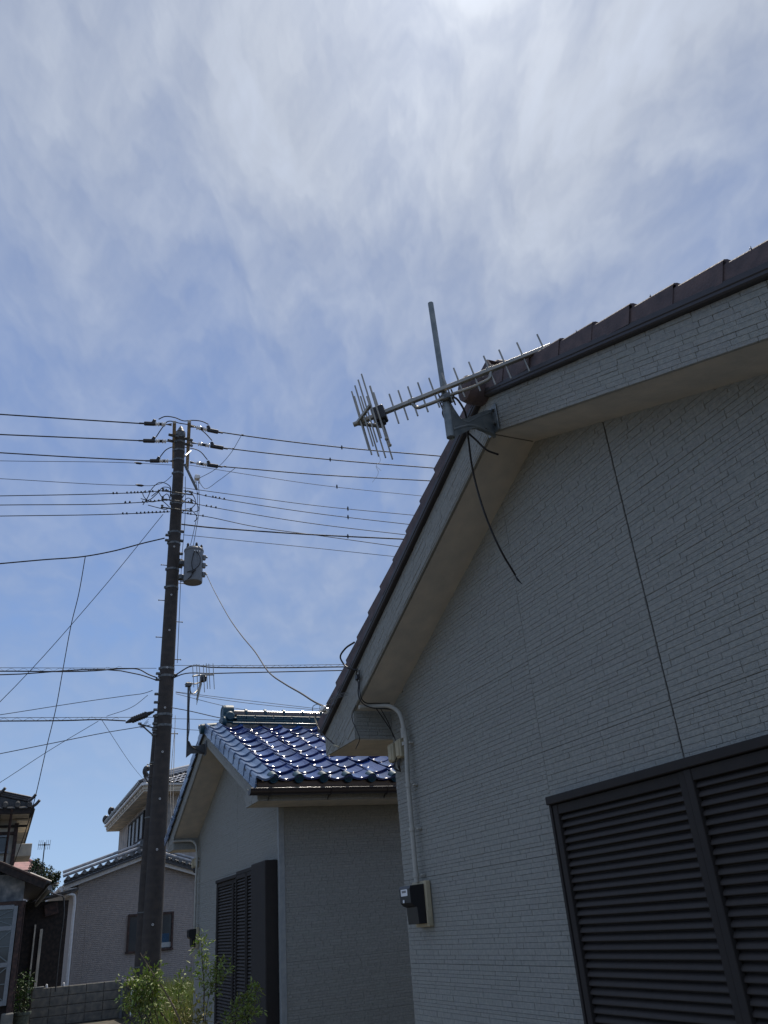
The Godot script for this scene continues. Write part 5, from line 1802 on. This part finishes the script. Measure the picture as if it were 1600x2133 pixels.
# ---------------------------------------------------------------- assembly
func _ready() -> void:
	rng.seed = 4711
	# camera, sky, sun, exposure
	var cam := Camera3D.new()
	cam.name = "camera"
	add_child(cam)
	cam.position = V(0, 1.55, 0)
	cam.basis = Basis(V(0.915352, -0.075869, 0.395443), V(-0.119798, 0.886301, 0.447347), V(-0.384421, -0.456853, 0.802188))
	cam.fov = 65.6910
	cam.keep_aspect = Camera3D.KEEP_HEIGHT
	cam.far = 600.0
	cam.near = 0.05
	cam.current = true
	var env := Environment.new()
	env.background_mode = Environment.BG_SKY
	env.sky = make_sky()
	env.tonemap_mode = Environment.TONE_MAPPER_LINEAR
	env.tonemap_exposure = 1.0
	env.ssao_enabled = true
	env.ssil_enabled = true
	env.sdfgi_enabled = true
	var we := WorldEnvironment.new()
	we.environment = env
	add_child(we)
	var sun := DirectionalLight3D.new()
	sun.name = "sun"
	add_child(sun)
	sun.look_at_from_position(SUN * 50.0, Vector3.ZERO, Vector3.UP)
	sun.light_energy = 1.4
	sun.light_color = Color(1.0, 0.96, 0.90)
	sun.light_angular_distance = 0.6
	sun.shadow_enabled = true

	make_materials()
	M.corner = mat(Color(0.30, 0.32, 0.32), 0.6, "grain", 1.2)
	M.cap_tile = mat(Color(0.06, 0.035, 0.03), 0.22, "blotch", 2.0)
	M.cap_tile.clearcoat_enabled = true
	M.cap_tile.clearcoat_roughness = 0.12

	# ground
	var mb := MB.new()
	mb.quad(V(-150, 0, -200), V(150, 0, -200), V(150, 0, 100), V(-150, 0, 100), V(0, 1, 0))
	setting(put("ground", mb, M.earth))

	# the two gabled houses
	var c1 := {"X": 2.33, "xf": 2.05, "zr": -2.92, "yr": 3.765, "slope": 0.44, "slope_n": 0.40, "tile_top": 0.312, "zf": -5.03, "zn": -0.67, "eave": 0.57, "yb": 2.645, "depth": 6.0,
		"joints": [-5.03, -3.31, -2.40, -0.67], "gaps": [0.0, 0.0008, 0.0042, 0.0], "seam": 2.219, "wall_from": 0.3, "side": false,
		"holes": [[-3.29, -1.43, 0.2, 2.0]],
		"label": "near grey house with brown tiled gable and antenna on its peak"}
	var h1 := house(c1)
	brown_roof(h1, c1)
	shutter(h1, 2.303, 0.25, 1.985, [[-3.243, -2.373, 0.0], [-2.370, -1.46, 0.006]], 0.036)
	fit_house(h1, 2.33, -4.745, 2.828, 1.74, 2.05, true)
	near_house_cables(h1)

	var c2 := {"X": 2.45, "xf": 2.11, "zr": -10.10, "yr": 3.655, "slope": 0.44, "slope_n": 0.44, "zf": -12.07, "zn": -8.13, "eave": 0.44, "yb": 2.64, "depth": 6.0,
		"joints": [-12.07, -11.2, -9.8, -8.16], "gaps": [0.0, 0.0008, 0.004, 0.0], "seam": 2.176, "wall_from": 0.3, "side": true, "tile_top": 0.245, "gutter_y": 2.735,
		"holes": [[-10.65, -8.2, 0.2, 2.14]],
		"label": "middle grey house with glossy blue tiled roof and louvred shutters"}
	var h2 := house(c2)
	blue_roof(h2, c2)
	shutter(h2, 2.430, 0.25, 2.125, [[-10.64, -9.87, 0.0], [-9.86, -9.62, 0.0]], 0.03)
	shutter(h2, 2.428, 0.25, 2.145, [[-9.60, -9.16, 0.03], [-9.14, -8.72, 0.03]], 0.028)
	mb = MB.new()
	mb.box(V(2.385, 1.19, -8.455), V(0.13, 1.95, 0.52), Basis.IDENTITY, 0.008)
	put("shutter_box", mb, M.shutter_frame, h2)
	fit_house(h2, 2.45, -11.88, 2.745, 1.66, 2.11, false)

	# further setting
	brown_house()
	old_house()
	shed()
	pink_house()
	block_wall()
	# objects
	near_antenna()
	blue_house_antenna()
	far_antenna()
	utility_pole()
	second_pole()
	transformer()
	splice_case()
	wire_all()
	shrub()
	grass()
	tree()
	potted_plant()

func wire_all() -> void:
	wire("power_line","thick black line leaving the pole top leftward, highest of three","overhead lines on the utility pole",0.014,[V(1.632,11.591,-15.136),V(0.174,11.584,-15.384),V(-1.225,11.582,-15.621),V(-16.000,11.574,-18.133)])
	wire("power_line","thick black line leaving the pole top leftward, middle of three","overhead lines on the utility pole",0.014,[V(1.727,11.667,-15.950),V(0.230,11.633,-16.204),V(-1.222,11.598,-16.451),V(-16.000,11.387,-18.963)])
	wire("power_line","thick black line leaving the pole top leftward, lowest of three","overhead lines on the utility pole",0.014,[V(1.994,11.610,-16.694),V(0.293,11.595,-16.983),V(-1.217,11.601,-17.240),V(-16.000,11.641,-19.753)])
	wire("power_line","thin grey line left of pole just under the three thick lines","overhead lines on the utility pole",0.006,[V(2.472,11.143,-15.953),V(1.705,11.142,-16.083),V(-1.143,11.007,-16.567),V(-16.000,10.583,-19.093)])
	wire("power_line","thin grey line left of pole with black sleeve, above the clamp rows","overhead lines on the utility pole",0.006,[V(2.322,10.519,-15.378),V(2.190,10.366,-15.401),V(1.959,10.257,-15.440),V(1.637,10.237,-15.495),V(-1.045,10.236,-15.951),V(-16.000,10.232,-18.493)])
	wire("power_line","upper of three low lines studded with black clamps, left of pole","overhead lines on the utility pole",0.009,[V(2.257,10.075,-15.239),V(1.757,9.993,-15.324),V(1.141,9.929,-15.429),V(-0.983,9.754,-15.790),V(-16.000,9.009,-18.343)])
	wire("power_line","middle of three low lines studded with black clamps, left of pole","overhead lines on the utility pole",0.009,[V(2.351,10.003,-15.523),V(1.805,9.915,-15.616),V(-0.974,9.700,-16.089),V(-16.000,9.003,-18.643)])
	wire("power_line","lower of three low lines studded with black clamps, left of pole","overhead lines on the utility pole",0.009,[V(2.382,9.837,-15.768),V(1.557,9.749,-15.908),V(-0.955,9.571,-16.335),V(-16.000,8.930,-18.893)])
	wire("telephone_cable","sagging thick cable from pole down to the left frame edge","overhead lines on the utility pole",0.013,[V(2.246,9.004,-15.391),V(1.844,8.877,-15.460),V(1.298,8.683,-15.552),V(0.727,8.535,-15.649),V(-0.028,8.437,-15.778),V(-0.794,8.330,-15.908),V(-16.000,7.061,-18.493)])
	wire("guy_wire","straight thin wire slanting from low clamps down to left edge","overhead lines on the utility pole",0.006,[V(2.162,9.466,-15.206),V(1.003,7.601,-15.403),V(-0.429,5.550,-15.646),V(-6.000,0.761,-16.593)])
	wire("telephone_cable","thick spiral wrapped cable at mid pole height running left, upper one","overhead lines on the utility pole",0.012,[V(2.254,6.017,-15.370),V(2.093,6.084,-15.397),V(1.913,6.184,-15.428),V(1.609,6.200,-15.480),V(1.141,6.165,-15.559),V(-0.509,6.166,-15.840),V(-16.000,6.171,-18.473)])
	wire("messenger_wire","thin messenger wire above the spiral wrapped cable, left of pole","overhead lines on the utility pole",0.005,[V(2.224,6.200,-15.355),V(-0.517,6.224,-15.821),V(-16.000,6.303,-18.453)])
	wire("telephone_cable","thick cable just below the spiral wrapped one, left of pole","overhead lines on the utility pole",0.011,[V(2.242,5.976,-15.392),V(2.099,6.033,-15.416),V(1.922,6.091,-15.446),V(-0.501,6.104,-15.858),V(-16.000,6.154,-18.493)])
	wire("telephone_cable","thin wavy cable rising to the pole above the black splice case","overhead lines on the utility pole",0.006,[V(2.155,5.727,-15.207),V(2.038,5.683,-15.227),V(1.711,5.633,-15.282),V(1.175,5.560,-15.373),V(-0.398,5.318,-15.641),V(-16.000,3.874,-18.293)])
	wire("telephone_cable","thin drop cable between splice bundle and pole bracket","overhead lines on the utility pole",0.005,[V(2.075,5.637,-15.220),V(1.849,5.442,-15.259),V(1.380,5.256,-15.338)])
	wire("telephone_cable","thick spiral wrapped cable entering the black splice case from the left","overhead lines on the utility pole",0.012,[V(1.717,5.166,-15.281),V(1.205,5.199,-15.368),V(0.800,5.194,-15.437),V(-0.384,5.207,-15.638),V(-16.000,5.306,-18.293)])
	wire("messenger_wire","thin messenger wire above the cable that enters the splice case","overhead lines on the utility pole",0.005,[V(2.214,5.217,-15.177),V(-0.391,5.262,-15.620),V(-16.000,5.422,-18.273)])
	wire("telephone_cable","grey cable rising to the small bracket beneath the splice case","overhead lines on the utility pole",0.007,[V(2.157,5.082,-15.206),V(2.024,5.059,-15.229),V(1.387,4.961,-15.337),V(0.445,4.783,-15.497),V(-0.309,4.640,-15.626),V(-16.000,2.857,-18.293)])
	wire("drop_wire","thin wire slanting from splice bundle down to lower left edge","overhead lines on the utility pole",0.005,[V(1.244,5.160,-15.312),V(0.457,4.648,-15.445),V(-0.244,4.147,-15.565),V(-8.000,0.828,-16.883)])
	wire("power_line","thick black line right of pole top, highest of three","overhead lines on the utility pole",0.013,[V(3.231,11.478,-14.824),V(3.794,11.422,-14.728),V(5.938,11.279,-14.364),V(8.277,11.214,-13.966),V(20.000,11.018,-11.973)])
	wire("power_line","thick black line right of pole top, middle of three","overhead lines on the utility pole",0.013,[V(3.504,11.596,-15.627),V(4.313,11.537,-15.490),V(6.177,11.443,-15.173),V(8.546,11.387,-14.770),V(20.000,11.224,-12.823)])
	wire("power_line","thick black line right of pole top, lowest of three","overhead lines on the utility pole",0.013,[V(3.539,11.563,-16.421),V(4.205,11.540,-16.308),V(5.686,11.487,-16.057),V(8.798,11.481,-15.527),V(20.000,11.467,-13.623)])
	wire("power_line","thin line right of pole right below the three thick lines","overhead lines on the utility pole",0.006,[V(2.686,11.241,-16.016),V(4.157,11.054,-15.766),V(5.494,10.902,-15.539),V(8.393,10.711,-15.046),V(20.000,10.254,-13.073)])
	wire("power_line","first low line right of pole, top of the lower set","overhead lines on the utility pole",0.007,[V(2.550,10.151,-15.190),V(3.944,10.004,-14.953),V(5.193,9.878,-14.740),V(7.590,9.730,-14.333),V(20.000,9.267,-12.223)])
	wire("power_line","second low line right of pole carrying five clamps","overhead lines on the utility pole",0.008,[V(2.577,10.162,-15.335),V(3.062,10.058,-15.253),V(3.982,9.916,-15.096),V(5.237,9.764,-14.883),V(7.527,9.566,-14.494),V(20.000,8.920,-12.373)])
	wire("power_line","third low line right of pole carrying three clamps","overhead lines on the utility pole",0.008,[V(2.601,9.981,-15.481),V(3.097,9.888,-15.397),V(4.020,9.743,-15.240),V(5.278,9.575,-15.026),V(7.528,9.368,-14.643),V(20.000,8.679,-12.523)])
	wire("power_line","fourth low line right of pole carrying one clamp","overhead lines on the utility pole",0.008,[V(2.623,9.825,-15.727),V(3.153,9.755,-15.637),V(4.084,9.571,-15.479),V(5.729,9.376,-15.199),V(7.459,9.175,-14.905),V(20.000,8.299,-12.773)])
	wire("telephone_cable","heavy cable leaving pole rightward above the transformer","overhead lines on the utility pole",0.015,[V(2.561,9.320,-15.288),V(2.973,9.281,-15.218),V(3.970,9.232,-15.048),V(5.203,9.190,-14.839),V(7.368,9.158,-14.471),V(20.000,9.046,-12.323)])
	wire("telephone_cable","thin cable right of pole level with the transformer lid","overhead lines on the utility pole",0.006,[V(2.617,9.097,-15.328),V(3.983,8.992,-15.096),V(5.210,8.900,-14.887),V(7.122,8.744,-14.562),V(20.000,8.115,-12.373)])
	wire("telephone_cable","thick cable right of pole passing behind the roof antenna","overhead lines on the utility pole",0.013,[V(2.521,6.020,-15.344),V(2.668,6.133,-15.320),V(2.843,6.242,-15.290),V(3.250,6.226,-15.221),V(4.362,6.211,-15.032),V(5.868,6.223,-14.776),V(20.000,6.293,-12.373)])
	wire("messenger_wire","thin messenger wire right of pole behind the roof antenna","overhead lines on the utility pole",0.005,[V(2.522,6.256,-15.304),V(3.241,6.248,-15.182),V(4.352,6.248,-14.993),V(5.856,6.262,-14.738),V(20.000,6.338,-12.333)])
	wire("telephone_cable","lower thick cable right of pole behind the roof antenna","overhead lines on the utility pole",0.011,[V(2.539,6.011,-15.341),V(2.696,6.085,-15.315),V(3.253,6.101,-15.220),V(4.361,6.122,-15.032),V(5.864,6.148,-14.776),V(20.000,6.291,-12.373)])
	wire("telephone_cable","thin cable right of pole falling toward near house eave, upper of pair","overhead lines on the utility pole",0.005,[V(2.620,5.774,-15.428),V(3.647,5.629,-15.253),V(5.417,5.391,-14.952),V(14.000,4.698,-13.493)])
	wire("telephone_cable","thin cable right of pole falling toward near house eave, lower of pair","overhead lines on the utility pole",0.005,[V(2.612,5.752,-15.379),V(3.636,5.569,-15.205),V(5.399,5.350,-14.905),V(14.000,4.709,-13.443)])
	wire("telephone_cable","thin cable falling right from the pole behind blue ridge","overhead lines on the utility pole",0.005,[V(2.613,5.724,-15.379),V(3.547,5.467,-15.220),V(4.367,5.303,-15.081),V(12.000,4.386,-13.783)])
	wire("telephone_cable","black cable from pole meeting the blue ridge end ornament","overhead lines on the utility pole",0.008,[V(2.538,5.445,-15.342),V(2.828,5.385,-15.292),V(3.334,5.256,-15.206),V(12.000,3.935,-13.733)])
	wire("telephone_cable","thin pair of cables from pole at the blue ridge height","overhead lines on the utility pole",0.005,[V(2.539,5.236,-15.342),V(2.791,5.226,-15.299),V(3.362,5.192,-15.202),V(12.000,4.877,-13.733)])
	wire("telephone_cable","lowest thin cable right of pole beside antenna bracket","overhead lines on the utility pole",0.005,[V(2.546,5.065,-15.340),V(2.754,5.034,-15.305),V(3.033,5.009,-15.257),V(12.000,4.534,-13.733)])
	wire("service_wire","twisted service wire sagging from the transformer to near house eave","overhead lines on the utility pole",0.007,[V(3.052,8.172,-15.068),V(2.864,7.101,-13.370),V(2.717,6.292,-12.035),V(2.591,5.622,-10.898),V(2.453,4.938,-9.647),V(2.332,4.370,-8.555),V(2.243,3.911,-7.747),V(2.146,3.534,-6.870),V(2.072,3.270,-6.203),V(2.006,3.029,-5.607),V(1.979,2.941,-5.360)])
	wire("drop_wire","black drop cable hanging steeply down to the old house at left","overhead lines on the utility pole",0.008,[V(0.735,8.458,-15.451),V(0.698,7.737,-15.766),V(0.648,7.343,-16.194),V(0.598,6.521,-16.618),V(0.559,5.795,-16.943),V(0.493,5.211,-17.508),V(0.383,4.170,-18.444),V(0.352,3.976,-18.707),V(0.165,3.194,-20.296)])
	wire("drop_wire","thin wire from splice bundle to eave of the brown house","overhead lines on the utility pole",0.005,[V(1.300,5.180,-15.300),V(2.600,5.750,-22.000),V(4.350,6.800,-31.400)])
	wire("service_wire","thin pair hanging from pole to verge of blue roofed house, outer","overhead lines on the utility pole",0.005,[V(2.620,5.020,-15.350),V(2.400,4.200,-14.200),V(2.200,3.500,-13.000),V(2.060,3.020,-12.000)])
	wire("service_wire","thin pair hanging from pole to verge of blue roofed house, inner","overhead lines on the utility pole",0.005,[V(2.620,5.300,-15.350),V(2.450,4.500,-14.300),V(2.250,3.750,-13.100),V(2.060,3.060,-11.900)])
	# clamps and spacers that ride on single wires
	var w := wires
	clamps(w[5][0], "line_clamp", [1.15, 1.22, 1.42, 1.50, 1.57, 1.63, 1.70, 1.78, 1.86, 1.93, 2.05, 2.13, 2.2].map(func(x): return along(w[5][1], x)), V(0.028, 0.04, 0.03))
	clamps(w[6][0], "line_clamp", [1.43, 1.52, 1.78, 1.86, 1.94, 2.02, 2.10, 2.18, 2.26].map(func(x): return along(w[6][1], x)), V(0.028, 0.04, 0.03))
	clamps(w[7][0], "line_clamp", [1.42, 1.50, 1.70, 1.78, 1.86, 1.94, 2.02, 2.10, 2.18, 2.26, 2.33].map(func(x): return along(w[7][1], x)), V(0.028, 0.04, 0.03))
	clamps(w[24][0], "line_clamp", [2.62, 2.72, 2.88, 3.05, 3.20, 3.26, 3.34, 3.44].map(func(x): return along(w[24][1], x)), V(0.028, 0.04, 0.03))
	clamps(w[25][0], "line_clamp", [2.60, 2.72, 2.80, 3.10, 3.20, 3.30].map(func(x): return along(w[25][1], x)), V(0.028, 0.04, 0.03))
	clamps(w[26][0], "line_clamp", [2.62, 2.76, 2.82, 3.08].map(func(x): return along(w[26][1], x)), V(0.028, 0.04, 0.03))
	for k in [3, 4]:
		var p := along(w[k][1], 1.68)
		mb_sleeve(w[k][0], p)
	for k in [19, 20, 21]:
		var p := along(w[k][1], 3.72)
		clamps(w[k][0], "line_sleeve", [p], V(0.05, 0.03, 0.04))
	for s in [[19, 5.95], [20, 5.98], [22, 6.2], [23, 6.1], [24, 6.15], [27, 6.1]]:
		var p := along(w[s[0]][1], s[1])
		var mb := MB.new()
		mb.tube([p - V(0, 0.055, 0), p - V(0, 0.02, 0), p + V(0, 0.02, 0), p + V(0, 0.055, 0)], [0.008, 0.02, 0.02, 0.008], 8)
		put("line_marker", mb, M.black_plastic, w[s[0]][0])
	for k in [10, 15, 29]:
		# lashing wire spiralled round the cable
		var mb := MB.new()
		var pts := []
		var x0 := -1.2 if k != 29 else 2.9
		var x1 := 1.6 if k != 29 else 6.4
		var n := 90
		for i in n:
			var p := along(w[k][1], lerpf(x0, x1, i / float(n - 1)))
			pts.append(p + V(0, 0.028 + 0.024 * sin(i * 0.95), 0.02 * cos(i * 0.95)))
		mb.tube(pts, 0.0026, 4)
		put("lashing_wire", mb, M.wire_grey, w[k][0])

func mb_sleeve(o: Node, p: Vector3) -> void:
	var mb := MB.new()
	mb.tube([p - V(0.09, 0, -0.015), p - V(0.04, 0, 0), p + V(0.04, 0, 0), p + V(0.09, 0, 0.015)], [0.006, 0.026, 0.026, 0.006], 8)
	put("line_sleeve", mb, M.black_plastic, o)
